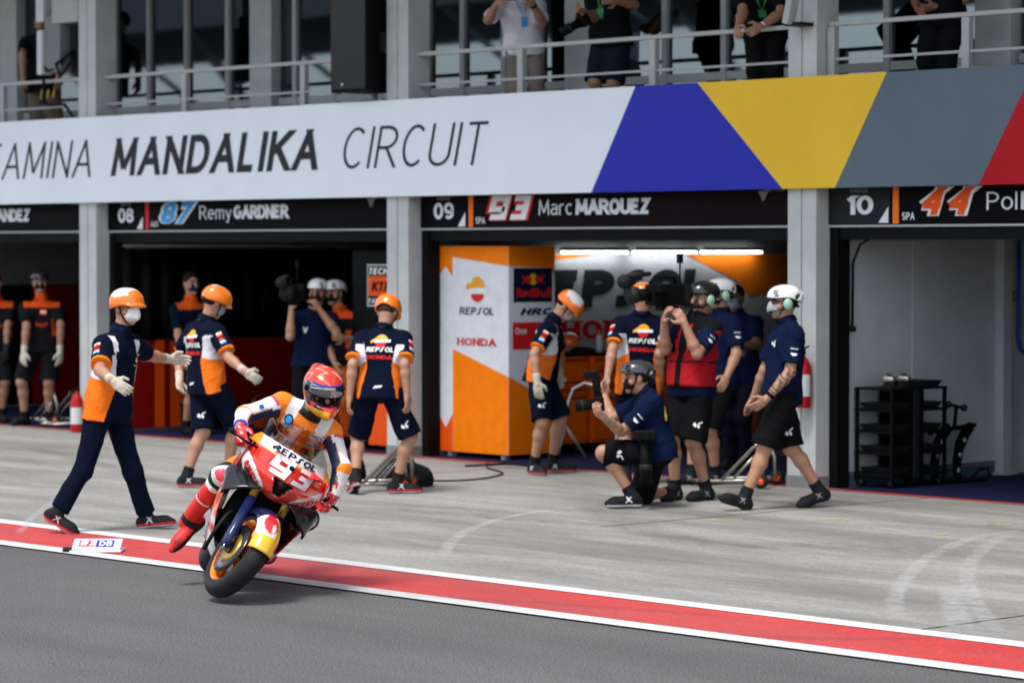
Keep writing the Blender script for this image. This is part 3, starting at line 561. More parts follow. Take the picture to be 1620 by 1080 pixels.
    # --- hair
    if S.get('hair',True) is not False:
        F=Field(c-.17,c+.17,.007); hc=S.get('hair',HAIRD); hc=HAIRD if hc is True else hc
        F.ell(c+u*.030*kk-f*.018*kk,(r,f,u),(.082*kk,.1*kk,.104*kk),0,cut=lambda a,b,e:np.maximum(-(e+.05+np.clip(b,-.1,.1)*-.9),-e-.075))
        V,Q=F.mesh(wrinkle(seed+5,.003,3)); mkmesh('hair',V,Q,'cloth',root,np.tile(hc,(len(V),1))) if len(V) else None
    # --- shirt
    sh=S['shirt']; F=Field(lo,hi,h); bel=S.get('belly',0)
    hem=S.get('hem',-.22)
    T.put(F,[(hem,.212,.158,.0),(0,.208,.156+bel,.0+bel*.6),(.3,.192,.142+bel,.0+bel*.7),(.55,.196,.14+bel*.5),(.78,.208,.138),(.92,.176,.108),(1.0,.088,.078),(1.06,.068,.068)] if not S.get('suit') else [(hem,.178,.132,.0),(0,.183,.138),(.3,.176,.134),(.55,.188,.136),(.78,.198,.136),(.92,.168,.108),(1.0,.088,.078),(1.06,.068,.068)],k_=k)
    sl=S.get('sleeve',.8)
    for s in 'RL':
        e=A[s,'elbow']; a=A[s,'shoulder']
        if sl<=1: F.cone(a,a+(e-a)*sl,.078*k,.078*k,.05,flat=True)
        else: F.cone(a,e,.07*k,.06*k,.045); F.cone(e,e+(A[s,'wrist']-e)*.92,.058*k,.042*k,.03,flat=True)
    for s in 'RL': F.cone(A['neck']+T.u*.012*k,A[s,'shoulder']+T.u*.004,.052*k,.062*k,.04)
    F.cone(A['neck']-T.u*.01,A['neck']+(c-u*.06-A['neck'])*S.get('collar',.62),.072*k,.069*k,.012,flat=True)
    V,Q=F.mesh(wrinkle(seed,S.get('wr',.010))); t,x,y=T.loc(V[:,0],V[:,1],V[:,2])
    q=np.abs(x)/(np.interp(t,[-.2,.3,.6,.8,.95],[.205,.192,.196,.205,.16])*k)
    at=np.full(len(V),-1.); side=np.zeros(len(V)); off=(q>1.07)|(np.abs(y)>.17*k)|(t>.74)|(t<-.16)|bool(S.get('suit'))
    for s,sg in(('R',1),('L',-1)):
        tt,dd=seg(V,A[s,'shoulder'],A[s,'elbow']); mm=(dd<.11)&(tt>.22)&(np.abs(x)>.15*k)|((dd<.095)&(tt>.34)); mm&=off; at[mm]=tt[mm]; side[mm]=sg
        if sl>1:
            t2,d2=seg(V,A[s,'elbow'],A[s,'wrist']); mm=(d2<dd)&(d2<.09); at[mm]=1+t2[mm]; side[mm]=sg
    C=sh(t,x/k,y/k,q,at,side,V); out['shirt']=mkmesh(S.get('top','shirt'),V,Q,S.get('topmat','cloth'),root,C)
    if S.get('polo',True) and not S.get('suit'):
        cc=np.array(S.get('colc',(.004,.008,.026))); ax_=nz((c-u*.06)-A['neck']); a0_=A['neck']+ax_*.03; q1=nz(fw-ax_*(fw@ax_)); q2=np.cross(ax_,q1); mv=[];mc=[]; na=26
        for i_ in range(na+1):
            an_=R(24+312*i_/na)
            for hh_,rr_ in((.0,.084),(.030,.078),(.044,.072),(.030,.070)): mv.append(tuple(a0_+ax_*hh_*k-q1*.004+(q1*math.cos(an_)+q2*math.sin(an_))*rr_*k)); mc.append(cc)
        MB().add(mv,[(i_*4+j_,(i_+1)*4+j_,(i_+1)*4+j_+1,i_*4+j_+1) for i_ in range(na) for j_ in range(3)]).build('collar','cloth',root,True,thick=.004,cols=mc)
    # --- trousers or shorts
    F=Field(lo,hi,h); lg=S.get('leg',.96)
    T.put(F,[(-.2,.162,.126),(-.05,.168,.128),(.12,.160,.120)],k_=k)
    for s in 'RL':
        kn=A[s,'knee']; hp=A[s,'hip']; an=A[s,'ankle']
        if lg<=1.2: F.cone(hp,kn,.112*k,.094*k,.04) if lg>1 else F.cone(hp,hp+(kn-hp)*lg,.108*k,S.get('flare',.108)*k,.04,flat=True)
        if lg>1: F.cone(hp,kn,.096*k,.082*k,.05); F.cone(kn,kn+(an-kn)*(lg-1),.078*k,.072*k,.03,flat=True)
    V,Q=F.mesh(wrinkle(seed+2,.011 if lg<=1 else .013)); bc=S['bottom']; C=bc(V,A) if callable(bc) else np.tile(bc,(len(V),1)); out['bottom']=mkmesh('shorts' if lg<=1 else 'trousers',V,Q,S.get('topmat','cloth'),root,C)
    # --- shoes
    for s in 'RL':
        a,ff,fu,fr=foot(J,s,k); k0=k; k=k*1.1; kn=A[s,'knee']; up=nz(kn-a); b=a-fu*.041*k; P=np.array([a+up*.2,b-ff*.1,b+ff*.24,a-fu*.1]); F=Field(P.min(0)-.07,P.max(0)+.07,.006)
        F.ell(b-ff*.028*k-fu*.005,(ff,fr,fu),(.055*k,.042*k,.05*k),.02); F.cone(b-ff*.02*k,b+ff*.13*k-fu*.006,.04*k,.04*k,.03); F.ell(b+ff*.135*k-fu*.018,(ff,fr,fu),(.075*k,.046*k,.034*k),.03)
        sk=S.get('sock',.085); F.cone(a-up*.02,a+up*sk,.047*k,S.get('sockr',.045)*k,.02,flat=True)
        bot=float((b-fu*.046*k)@fu); F.put(lambda X,Y,Z:(X*fu[0]+Y*fu[1]+Z*fu[2])-bot,F.lo,F.lo+F.n*F.h,0,'c')
        V,Q=F.mesh(); zz=V@fu-bot; C=np.tile(S.get('shoe',(.01,.01,.012)),(len(V),1)).astype(float); px=(V-b)@ff
        C[(zz<.024)]=S.get('sole',(.02,.02,.02)); C[zz<.007]=(.015,.015,.015)
        if 'sole2' in S: C[(zz<.036)&(zz>=.018)&(px>-.08)]=S['sole2']
        st=S.get('stripe')
        if st is not None:
            sd=np.abs((V-b)@fr); C[(np.abs(px-.02-.9*(zz-.05))<.006)&(zz>.04)&(zz<.085)&(sd>.02)]=st; C[(np.abs(px-.05+.8*(zz-.05))<.006)&(zz>.04)&(zz<.085)&(sd>.02)]=st
        kk_=(V-a)@up; C[kk_>.05]=S.get('sockc',(.008,.008,.01)); C=S['shoef'](V,a,b,ff,fu,fr,up,zz,C) if 'shoef' in S else C; mkmesh(S.get('shoename','shoe'),V,Q,'shoe' if not S.get('suit') else 'leather',root,C); k=k0
    # --- gloves
    if S.get('gloves'):
        for s in 'RL':
            V,Q=make_hand(J,s,k,fw,S.get('curl',.6),.0025,.03); gc=np.array(S['gloves']); C=np.tile(gc,(len(V),1)); 
            if S.get('glovef'): gcol=S['glovef'](V,A,s); C=gcol if gcol is not None else C
            mkmesh('glove',V,Q,'cloth' if not S.get('suit') else 'leather',root,C)
    if S.get('mask'):
        F=Field(c-.17,c+.2,.006); big=S.get('maskbig',1)
        if big>1: F.ell(c+f*.05-u*.045,(r,f,u),(.064,.082,.062),.0,cut=lambda a,b,e:.0-b); F.cone(c+f*.10-u*.008,c+f*.118-u*.062,.028,.022,.03)
        else: F.ell(c+f*.033-u*.045,(r,f,u),(.07,.082,.064),.0,cut=lambda a,b,e:.005-b)
        V,Q=F.mesh(wrinkle(seed+3,.0015,2)); mkmesh('face_mask',V,Q,'cloth',root,np.tile(S['mask'],(len(V),1)))
    if S.get('helmet'): helmet(S['helmet'],c,f,u,r,root,k,S)
    if S.get('headset'): headset(c,f,u,r,root)
    return out
def helmet(kind,c,f,u,r,root,k,S):
    F=Field(c-.24,c+.24,.006); col=np.array(S.get('hcol',ORANGE)); 
    if kind=='hard':      # rounded climbing style helmet with a small peak
        cut=lambda a,b,e:-(e+.034+.16*np.clip(-b,0,.2)-.02*np.clip(b/.1,0,1))
        F.ell(c+u*.042,(r,f,u),(.114,.140,.115),0,cut=cut,ex=2.25); F.ell(c+u*.020+f*.122,(r,f,u),(.086,.040,.014),.02)
        F.ell(c-u*.025-f*.02,(r,f,u),(.092,.118,.09),.005,'c')
        V,Q=F.mesh(); p=V-c-u*.042; x,y,z=p@r,p@f,p@u; C=np.tile(col,(len(V),1)); C[(z>.035+.25*np.abs(y-.0))&(y<.085)&(y>-.1)&(x*S.get('hside',1)>-.045)]=(.75,.72,.72)
        C[np.linalg.norm((V-c+u*.02+f*.02)/np.array(1),axis=1)<.098]=(.02,.02,.02)
    else:
        cut=lambda a,b,e:-(e+.004+.34*np.clip(-b-.01,0,.2))
        F.ell(c+u*.044-f*.012,(r,f,u),(.110,.150,.104),0,cut=cut,ex=2.2)
        F.ell(c-u*.02-f*.015,(r,f,u),(.086,.115,.09),.004,'c')
        if S.get('vents',True):
            for sx in(-1,1):
                for j,(vy,vz,ly,lz) in enumerate(((.085,.075,.022,.006),(.09,.055,.022,.006),(.085,.035,.022,.006))): F.ell(c+f*vy+u*(vz+.02)+r*sx*.07,(r,f,u),(.05,ly,lz),.002,'c')
                F.ell(c+u*.085-f*.115+r*sx*.045,(r,f*.8-u*.6,f*.6+u*.8),(.016,.045,.03),.003,'c'); F.ell(c+u*.055-f*.1+r*sx*.095,(r,f*.8-u*.6,f*.6+u*.8),(.02,.04,.02),.003,'c')
                F.ell(c+u*.135+r*sx*.03+f*.02,(r,f,u),(.006,.03,.02),.002,'c')
        V,Q=F.mesh(); C=np.tile(col,(len(V),1)); p=V-(c-u*.02-f*.015); n=np.sqrt(((p@r)/.086)**2+((p@f)/.115)**2+((p@u)/.09)**2); C[n<1.12]=(.012,.012,.012)
        p=V-(c+u*.044-f*.012); n=(np.abs((p@r)/.110)**2.2+np.abs((p@f)/.150)**2.2+np.abs((p@u)/.104)**2.2)**(1/2.2); C[n<.955]=(.012,.012,.012)
    o=mkmesh('helmet',V,Q,'shell',root,C)
    mb=MB(); 
    for s in(-1,1): mb.tube([c+u*.03+r*s*.088+f*.02,c-u*.04+r*s*.08+f*.03,c-u*.10+r*s*.045+f*.05,c-u*.128+f*.055],.006,6)
    mb.build('chin_strap','black',root)
def headset(c,f,u,r,root):
    for s in(-1,1):
        F=Field(c-.2,c+.2,.007); F.ell(c+r*s*.098-u*.012-f*.005,(r,f,u),(.028,.04,.05),.0); V,Q=F.mesh(); mkmesh('ear_cup',V,Q,'shell',root,np.tile((.28,.48,.34),(len(V),1)))
    MB().tube([c-r*.105-u*.01-f*.02,c-r*.085-f*.09-u*.02,c-f*.125-u*.03,c+r*.085-f*.09-u*.02,c+r*.105-u*.01-f*.02],.009,8).build('neck_band','black',root,True)
    MB().tube([c-r*.115-u*.03,c-r*.1+f*.05-u*.055,c-r*.05+f*.125-u*.075],.0045,6).build('microphone_boom','black',root,True); MB().tube([c-r*.05+f*.12-u*.075,c-r*.03+f*.135-u*.075],.011,8).build('microphone','black',root,True)
def decal(geo,target,o,u,w,n,m,parent,name='lettering',lift=.004,root=(0,0,0)):
    """project flat geometry (list of (x,y,z) in metres, faces) onto the target mesh along -n"""
    if not hasattr(decal,'c'): decal.c={}
    if target.name not in decal.c:
        me=target.data; V=np.empty(len(me.vertices)*3,np.float32); me.vertices.foreach_get('co',V); decal.c[target.name]=BVHTree.FromPolygons([tuple(q) for q in V.reshape(-1,3)],[tuple(p.vertices) for p in me.polygons])
    b=decal.c[target.name]; o,u,w,n=map(Vector,(o,u,w,n)); n=n.normalized(); V,F=geo; out=[]; last=None
    for x,y,z in V:
        s=o+u*x+w*y; hit=b.ray_cast(s+n*.5,-n,.9)
        p=hit[0] if hit[0] is not None else s
        out.append(p+n*(lift+z*.0002))
    return MB().add(out,F).build(name,m,parent)
def dtext(s,h,width=None,**k):
    V,F,wd=textgeo(s,sub=.12,**k); sx=(width/wd) if width else h; return [(a*sx-wd*sx/2,b*h,c) for a,b,c in V],F
def dpoly(pts,nx=7,ny=5):   # quadrilateral patch
    a,b,c,d=[Vector(p) for p in pts]; V=[];F=[]
    for j in range(ny+1):
        for i in range(nx+1):
            s,t=i/nx,j/ny; p=(a*(1-s)+b*s)*(1-t)+(d*(1-s)+c*s)*t; V.append((p.x,p.y,0))
    F=[(j*(nx+1)+i,j*(nx+1)+i+1,(j+1)*(nx+1)+i+1,(j+1)*(nx+1)+i) for j in range(ny) for i in range(nx)]; return V,F
def ddisc(cx,cy,rx,ry,a0=0,a1=360,n=20):
    V=[(cx,cy,0)]; F=[]
    for q in(.5,1): V+=[(cx+rx*q*math.cos(R(a0+(a1-a0)*i/n)),cy+ry*q*math.sin(R(a0+(a1-a0)*i/n)),0) for i in range(n+1)]
    F=[(0,1+i,2+i) for i in range(n)]+[(1+i,n+2+i,n+3+i,2+i) for i in range(n)]; return V,F
# garment colours
def plain(c): 
    return lambda t,x,y,q,at,side,V:np.tile(np.array(c,float),(len(V),1))
def team_shirt(t,x,y,q,at,side,V):
    C=np.tile(np.array((.0022,.0046,.017)),(len(V),1)); tor=at<0; e=.56+.42*np.abs(t-.36)
    pan=tor&(q>e)&(t<.80); C[pan]=(.70,.68,.74); C[pan&(t<.44-.2*(q-.6))]=(.80,.17,.015)
    C[(at>.74)]=(.85,.2,.015); C[(at>.26)&(at<.40)&(y>.0)&tor==True]=C[(at>.26)&(at<.40)&(y>.0)&tor==True]
    C[(t>.80)&(t<1.0)&(y>.02)&(np.abs(x)>.125)&(np.abs(x)<.178)&(at<.4)]=(.72,.70,.72); return C
def ktm_shirt(t,x,y,q,at,side,V):
    C=np.tile(np.array((.008,.008,.011)),(len(V),1)); C[(t>.9)&(np.abs(x)<.20)&(at<.35)]=(.72,.085,.01); C[(at<0)&(q>.6)&(t<.62)&(t>.2)&(x<0)]=(.62,.07,.008); C[(at<0)&(np.abs(x)<.07)&(np.abs(t-.45-.6*np.abs(x))<.045)&(y>0)]=(.35,.04,.008); return C
def vest(t,x,y,q,at,side,V):
    C=np.tile(np.array((.004,.009,.034)),(len(V),1)); b=(at<0); C[b]=(.006,.006,.007); C[b&(t<.50)&(t>-.02)&(np.abs(x)>.03)]=(.40,.012,.018); C[b&(np.abs(np.abs(x)-.05)<.012)&(t>.5)&(t<.95)]=(.45,.014,.02); C[b&(np.abs(x)>.135)&(t>.45)&(t<.85)]=(.40,.012,.018); C[b&(np.abs(t-.36)<.014)&(np.abs(x)>.03)]=(.01,.01,.012); C[b&(t<-.07)]=(.004,.009,.034); return C
# ---------------------------------------------------------------- the people
PEOPLE=[('walker',(-0.661,-6.839,0.0),1.0,(-0.02,0.019,0.92,0.017,0.098,1.442,0.047,0.147,1.655,0.996,0.091,0.0,0.944,0.329,0.0,0.074,-0.085,1.383,0.259,-0.243,1.208,0.504,-0.303,1.143,0.574,-0.269,1.098,0.009,-0.076,0.89,-0.034,-0.196,0.449,-0.089,-0.385,0.15,0.747,0.471,-0.469,-0.048,0.264,1.383,-0.174,0.52,1.29,-0.255,0.764,1.252,-0.221,0.847,1.246,-0.054,0.104,0.89,0.056,0.199,0.434,0.034,0.335,0.09,0.841,0.53,0.105)),
('ktm_man',(-12.309,0.3,0.0),1.06,(0.027,0.066,0.975,0.021,0.074,1.45,0.007,0.058,1.707,0.822,-0.57,0.0,0.822,-0.57,0.0,-0.09,-0.088,1.386,0.118,-0.207,1.177,0.109,-0.238,0.884,0.106,-0.249,0.789,-0.03,-0.017,0.945,-0.023,-0.184,0.521,-0.095,-0.1,0.09,0.296,-0.955,0.0,0.134,0.234,1.386,0.355,0.117,1.191,0.359,0.103,0.882,0.36,0.099,0.787,0.085,0.149,0.945,0.206,0.047,0.518,0.106,0.117,0.09,0.791,-0.612,0.0)),
('dark_garage',(-9.556,0.55,0.0),1.03,(-0.007,0.034,0.948,-0.026,0.024,1.469,-0.024,0.032,1.706,0.991,-0.135,0.0,0.991,-0.135,0.0,-0.05,-0.163,1.407,0.074,-0.228,1.132,0.177,-0.217,0.885,0.213,-0.214,0.799,-0.019,-0.062,0.918,0.112,-0.072,0.494,-0.039,-0.043,0.09,0.991,-0.135,0.0,0.002,0.214,1.407,0.084,0.119,1.125,0.096,0.019,0.877,0.101,-0.015,0.791,0.008,0.132,0.918,0.173,0.084,0.51,0.068,0.072,0.09,0.991,-0.135,0.0)),
('away',(-3.54,-3.785,0.0),1.01,(-0.002,0.04,0.929,-0.028,0.027,1.432,0.03,0.109,1.623,0.2,0.884,-0.423,0.083,0.997,0.0,0.161,0.013,1.371,0.363,0.009,1.145,0.599,0.008,1.03,0.647,0.067,0.98,0.095,0.033,0.899,0.14,0.265,0.535,0.062,0.221,0.12,0.364,0.866,-0.342,-0.211,0.044,1.371,-0.414,0.039,1.146,-0.283,-0.051,0.937,-0.238,-0.082,0.865,-0.096,0.049,0.899,0.013,-0.017,0.484,-0.024,-0.169,0.09,0.846,0.533,0.0)),
('cameraman',(-6.979,0.2,0.0),1.03,(-0.0,0.035,0.948,0.001,0.053,1.421,0.029,0.092,1.643,0.533,-0.846,0.0,0.672,-0.74,0.0,-0.14,-0.077,1.36,0.014,-0.275,1.179,0.019,-0.26,1.46,0.026,-0.249,1.58,-0.073,-0.031,0.918,0.016,-0.164,0.504,-0.083,-0.089,0.09,0.672,-0.74,0.0,0.142,0.179,1.36,0.389,0.047,1.228,0.276,-0.084,1.461,0.238,-0.129,1.548,0.072,0.1,0.918,0.177,-0.006,0.501,0.09,0.099,0.09,0.672,-0.74,0.0)),
('tech',(-6.816,0.5,0.0),1.03,(-0.018,0.016,0.948,-0.025,0.023,1.406,-0.074,-0.032,1.629,0.212,-0.977,0.0,0.378,-0.926,0.0,-0.201,-0.05,1.344,-0.059,-0.141,1.085,0.119,-0.183,0.889,0.18,-0.198,0.822,-0.108,-0.022,0.918,-0.03,-0.169,0.507,-0.057,-0.059,0.09,0.378,-0.926,0.0,0.152,0.094,1.344,0.332,-0.03,1.125,0.4,-0.285,1.165,0.424,-0.374,1.179,0.073,0.052,0.918,0.117,-0.075,0.496,0.053,0.06,0.09,0.378,-0.926,0.0)),
('back_view',(-1.848,-3.173,0.0),0.98,(-0.013,0.027,0.902,-0.075,0.116,1.379,-0.11,0.189,1.553,-0.437,0.693,-0.574,-0.633,0.775,0.0,0.073,0.22,1.322,0.23,0.091,1.11,0.253,0.099,0.856,0.261,0.102,0.768,0.063,0.08,0.872,0.149,0.223,0.485,0.063,0.146,0.09,0.612,0.791,0.0,-0.208,-0.009,1.322,-0.124,-0.191,1.107,-0.131,-0.221,0.836,-0.134,-0.231,0.749,-0.081,-0.038,0.872,-0.248,-0.031,0.485,-0.105,-0.181,0.13,-0.802,0.422,-0.423)),
('stoop',(-2.57,-0.528,0.0),1.02,(-0.044,-0.008,0.938,0.017,0.073,1.406,0.113,0.178,1.56,0.512,0.389,-0.766,0.775,0.633,0.0,0.128,-0.083,1.346,0.166,-0.294,1.128,0.234,-0.318,0.873,0.245,-0.313,0.779,0.013,-0.088,0.909,0.141,-0.157,0.495,0.002,-0.141,0.09,0.952,-0.305,0.0,-0.11,0.209,1.346,-0.189,0.377,1.103,-0.071,0.265,0.893,-0.031,0.226,0.82,-0.109,0.062,0.909,0.025,0.18,0.509,-0.064,0.159,0.09,0.846,0.533,0.0)),
('inside',(-1.059,-0.787,0.0),1.0,(-0.029,0.011,0.92,-0.022,0.036,1.483,-0.013,0.05,1.647,-0.712,0.614,-0.342,-0.801,0.599,-0.0,0.088,0.181,1.423,0.182,0.062,1.165,0.107,0.155,0.934,0.081,0.187,0.854,0.028,0.086,0.89,-0.07,0.162,0.478,0.06,0.068,0.09,-0.801,0.599,-0.0,-0.134,-0.115,1.423,-0.043,-0.302,1.207,-0.006,-0.401,0.969,0.006,-0.435,0.887,-0.086,-0.066,0.89,-0.201,0.007,0.482,-0.086,-0.09,0.09,-0.801,0.599,-0.0)),
('vest_man',(0.414,-1.684,0.0),1.05,(0.0,0.043,0.966,0.002,0.063,1.496,0.05,0.112,1.687,-0.135,-0.991,0.0,0.091,-0.996,0.0,-0.192,0.043,1.433,-0.089,-0.2,1.261,-0.003,-0.296,1.501,0.044,-0.33,1.576,-0.099,0.033,0.936,-0.052,-0.148,0.525,-0.081,-0.084,0.09,0.296,-0.955,0.0,0.195,0.078,1.433,0.244,-0.159,1.231,0.178,-0.242,1.483,0.139,-0.277,1.566,0.099,0.051,0.936,0.103,-0.059,0.498,0.095,0.107,0.09,0.039,-0.999,0.0)),
('behind',(-0.598,-0.288,0.0),1.03,(0.002,0.045,0.948,0.009,0.068,1.5,-0.01,0.055,1.693,-0.221,-0.975,0.0,-0.221,-0.975,0.0,-0.178,0.108,1.438,-0.099,0.002,1.159,-0.056,-0.206,0.996,-0.041,-0.278,0.939,-0.094,0.065,0.918,-0.155,-0.122,0.521,-0.152,-0.16,0.09,-0.387,-0.922,0.0,0.194,0.023,1.438,0.317,-0.072,1.172,0.373,-0.253,0.982,0.392,-0.316,0.917,0.097,0.022,0.918,0.041,-0.122,0.502,-0.002,0.002,0.09,-0.048,-0.999,0.0)),
('masked',(-1.78,1.282,0.0),1.0,(-0.004,0.037,0.92,-0.04,0.02,1.445,-0.056,0.01,1.627,0.378,-0.926,0.0,0.378,-0.926,0.0,-0.207,-0.048,1.385,-0.066,-0.225,1.188,0.187,-0.275,1.153,0.274,-0.292,1.141,-0.09,0.002,0.89,-0.014,-0.15,0.495,-0.043,-0.043,0.09,0.378,-0.926,0.0,0.135,0.092,1.385,0.299,-0.071,1.193,0.319,-0.33,1.181,0.326,-0.419,1.177,0.086,0.074,0.89,0.125,-0.063,0.484,0.056,0.064,0.09,0.378,-0.926,0.0)),
('kneel',(0.646,-2.431,0.0),1.0,(0.053,0.078,0.459,-0.022,0.035,0.902,-0.088,-0.023,1.047,-0.541,-0.841,0.0,-0.541,-0.841,0.0,-0.167,0.141,0.843,-0.382,-0.015,0.703,-0.558,0.077,0.871,-0.618,0.107,0.931,-0.022,0.132,0.43,-0.231,0.159,0.055,-0.299,0.573,0.069,-0.14,-0.218,-0.966,0.144,-0.059,0.843,-0.031,-0.254,0.624,0.013,-0.484,0.738,-0.004,-0.546,0.8,0.138,0.029,0.43,-0.188,-0.3,0.444,-0.009,-0.152,0.1,-0.541,-0.841,0.0)),
('headset_man',(1.438,-1.751,0.0),1.03,(0.024,0.069,0.948,0.044,0.105,1.474,0.019,0.087,1.664,-0.512,-0.859,0.0,-0.512,-0.859,0.0,-0.122,0.198,1.412,-0.205,0.106,1.112,-0.328,0.104,0.874,-0.393,0.114,0.809,-0.061,0.117,0.918,0.022,0.171,0.486,0.145,0.384,0.13,-0.296,-0.924,-0.242,0.206,0.003,1.412,0.234,-0.074,1.114,0.107,-0.205,0.901,0.05,-0.262,0.839,0.107,0.017,0.918,0.02,-0.136,0.504,-0.065,-0.285,0.1,-0.242,-0.92,0.309)),
('white_tee',(-4.266,0.75,3.2),1.03,(-0.011,0.028,0.948,-0.006,-0.02,1.388,-0.024,-0.064,1.576,0.859,-0.512,0.0,0.859,-0.512,0.0,-0.105,-0.177,1.327,-0.022,-0.435,1.177,0.189,-0.509,1.324,0.26,-0.498,1.382,-0.062,-0.053,0.918,0.063,-0.129,0.5,-0.058,-0.059,0.09,0.859,-0.512,0.0,0.09,0.15,1.327,0.302,0.003,1.157,0.357,-0.187,1.338,0.346,-0.262,1.39,0.038,0.115,0.918,0.184,0.036,0.507,0.089,0.1,0.09,0.859,-0.512,0.0)),
('snap',(-3.0,0.75,3.2),1.05,(-0.007,0.033,0.966,-0.006,-0.021,1.415,-0.037,-0.077,1.598,0.212,-0.977,0.0,0.212,-0.977,0.0,-0.196,-0.055,1.353,-0.013,-0.202,1.142,0.074,-0.458,1.185,0.104,-0.546,1.199,-0.104,0.015,0.936,-0.052,-0.152,0.52,-0.056,-0.056,0.09,0.212,-0.977,0.0,0.184,0.028,1.353,0.443,-0.114,1.242,0.474,-0.384,1.262,0.485,-0.478,1.268,0.091,0.058,0.936,0.112,-0.067,0.503,0.074,0.084,0.09,0.212,-0.977,0.0)),
('leaning',(-0.766,0.55,3.2),1.05,(-0.013,0.023,0.966,0.225,-0.299,1.305,0.202,-0.342,1.475,0.533,-0.846,0.0,0.533,-0.846,0.0,0.032,-0.364,1.264,0.178,-0.506,1.024,0.305,-0.702,0.882,0.35,-0.769,0.833,-0.111,-0.012,0.947,-0.016,-0.131,0.522,-0.048,-0.048,0.09,0.533,-0.846,0.0,0.361,-0.157,1.264,0.458,-0.31,1.007,0.435,-0.552,0.883,0.427,-0.636,0.84,0.058,0.095,0.947,0.122,-0.026,0.517,0.055,0.063,0.09,0.533,-0.846,0.0)),
('right_man',(1.107,0.75,3.2),1.05,(-0.002,0.036,0.966,0.006,-0.02,1.468,-0.017,-0.063,1.642,0.296,-0.955,0.0,0.296,-0.955,0.0,-0.181,-0.071,1.405,-0.217,-0.066,1.083,-0.046,-0.255,0.985,0.013,-0.321,0.952,-0.098,0.01,0.936,-0.035,-0.151,0.519,-0.053,-0.052,0.09,0.296,-0.955,0.0,0.19,0.044,1.405,0.192,0.081,1.067,0.068,-0.155,1.006,0.025,-0.236,0.985,0.093,0.069,0.936,0.125,-0.057,0.504,0.074,0.086,0.09,0.296,-0.955,0.0)),
('left_man',(-13.1,0.9,3.2),1.03,(-0.007,0.039,0.948,0.009,-0.006,1.485,0.038,0.004,1.731,-0.458,0.889,0.0,-0.458,0.889,0.0,0.176,0.087,1.423,0.432,0.002,1.272,0.409,-0.003,0.989,0.402,-0.004,0.897,0.079,0.086,0.918,0.018,0.219,0.5,0.088,0.099,0.09,-0.458,0.889,0.0,-0.163,-0.088,1.423,0.043,-0.268,1.278,0.033,-0.254,0.995,0.03,-0.249,0.903,-0.095,-0.004,0.918,-0.15,0.077,0.486,-0.081,-0.083,0.09,-0.458,0.889,0.0)),
('edge',(-13.2,0.3,0.0),1.0,(-0.008,0.027,0.92,-0.014,0.035,1.438,-0.024,0.025,1.684,0.841,-0.541,0.0,0.841,-0.541,0.0,-0.113,-0.122,1.378,0.073,-0.239,1.175,0.072,-0.258,0.884,0.072,-0.264,0.794,-0.059,-0.053,0.89,0.047,-0.149,0.484,-0.085,-0.091,0.09,0.841,-0.541,0.0,0.087,0.19,1.378,0.239,0.031,1.173,0.238,0.012,0.882,0.237,0.006,0.792,0.044,0.106,0.89,0.181,0.029,0.49,0.056,0.062,0.09,0.922,-0.387,0.0)),
('rider',(2.251,-8.011,0.0),0.97,(0.598,-0.025,0.705,1.037,-0.059,1.085,1.165,-0.067,1.224,0.867,-0.329,-0.375,0.822,-0.57,0.0,0.905,-0.182,1.14,0.89,-0.465,1.075,1.03,-0.611,1.016,1.084,-0.646,0.965,0.53,-0.088,0.733,0.676,-0.475,0.685,0.389,-0.526,0.4,-0.227,-0.708,-0.669,1.081,0.071,0.955,1.264,0.002,0.74,1.251,-0.065,0.555,1.295,-0.13,0.521,0.62,0.042,0.638,1.042,-0.096,0.423,0.595,-0.04,0.269,0.69,-0.638,-0.342)),
]
def joints(v):
    J={}; v=[tuple(v[i:i+3]) for i in range(0,len(v),3)]
    for n,p in zip(('pelvis','neck','head','look','front'),v): J[n]=p
    for i,s in enumerate('RL'):
        for n,p in zip(('shoulder','elbow','wrist','hand','hip','knee','ankle','foot'),v[5+8*i:]): J[s,n]=p
    return J
PJ={p[0]:(p[0],p[1],p[2],joints(p[3])) for p in PEOPLE}
NV=(.0022,.0046,.017)
def crew(**k): return dict(dict(shirt=team_shirt,bottom=NV,leg=.98,helmet='hard',hcol=ORANGE,sole=(.55,.55,.55),sole2=(.55,.03,.05),stripe=(.6,.6,.6),gloves=(.50,.46,.37),shoe=(.012,.012,.015)),**k)
def tv(**k): return dict(dict(shirt=plain((.003,.008,.032)),bottom=(.005,.005,.006),leg=1.0,flare=.112,helmet='bike',hcol=(.74,.75,.75),shoe=(.012,.014,.016),stripe=(.25,.25,.25),hem=-.2),**k)
def ktm(**k): return dict(dict(colc=(.5,.06,.008),shirt=ktm_shirt,bottom=(.008,.008,.011),leg=.98,shoe=(.01,.01,.012)),**k)
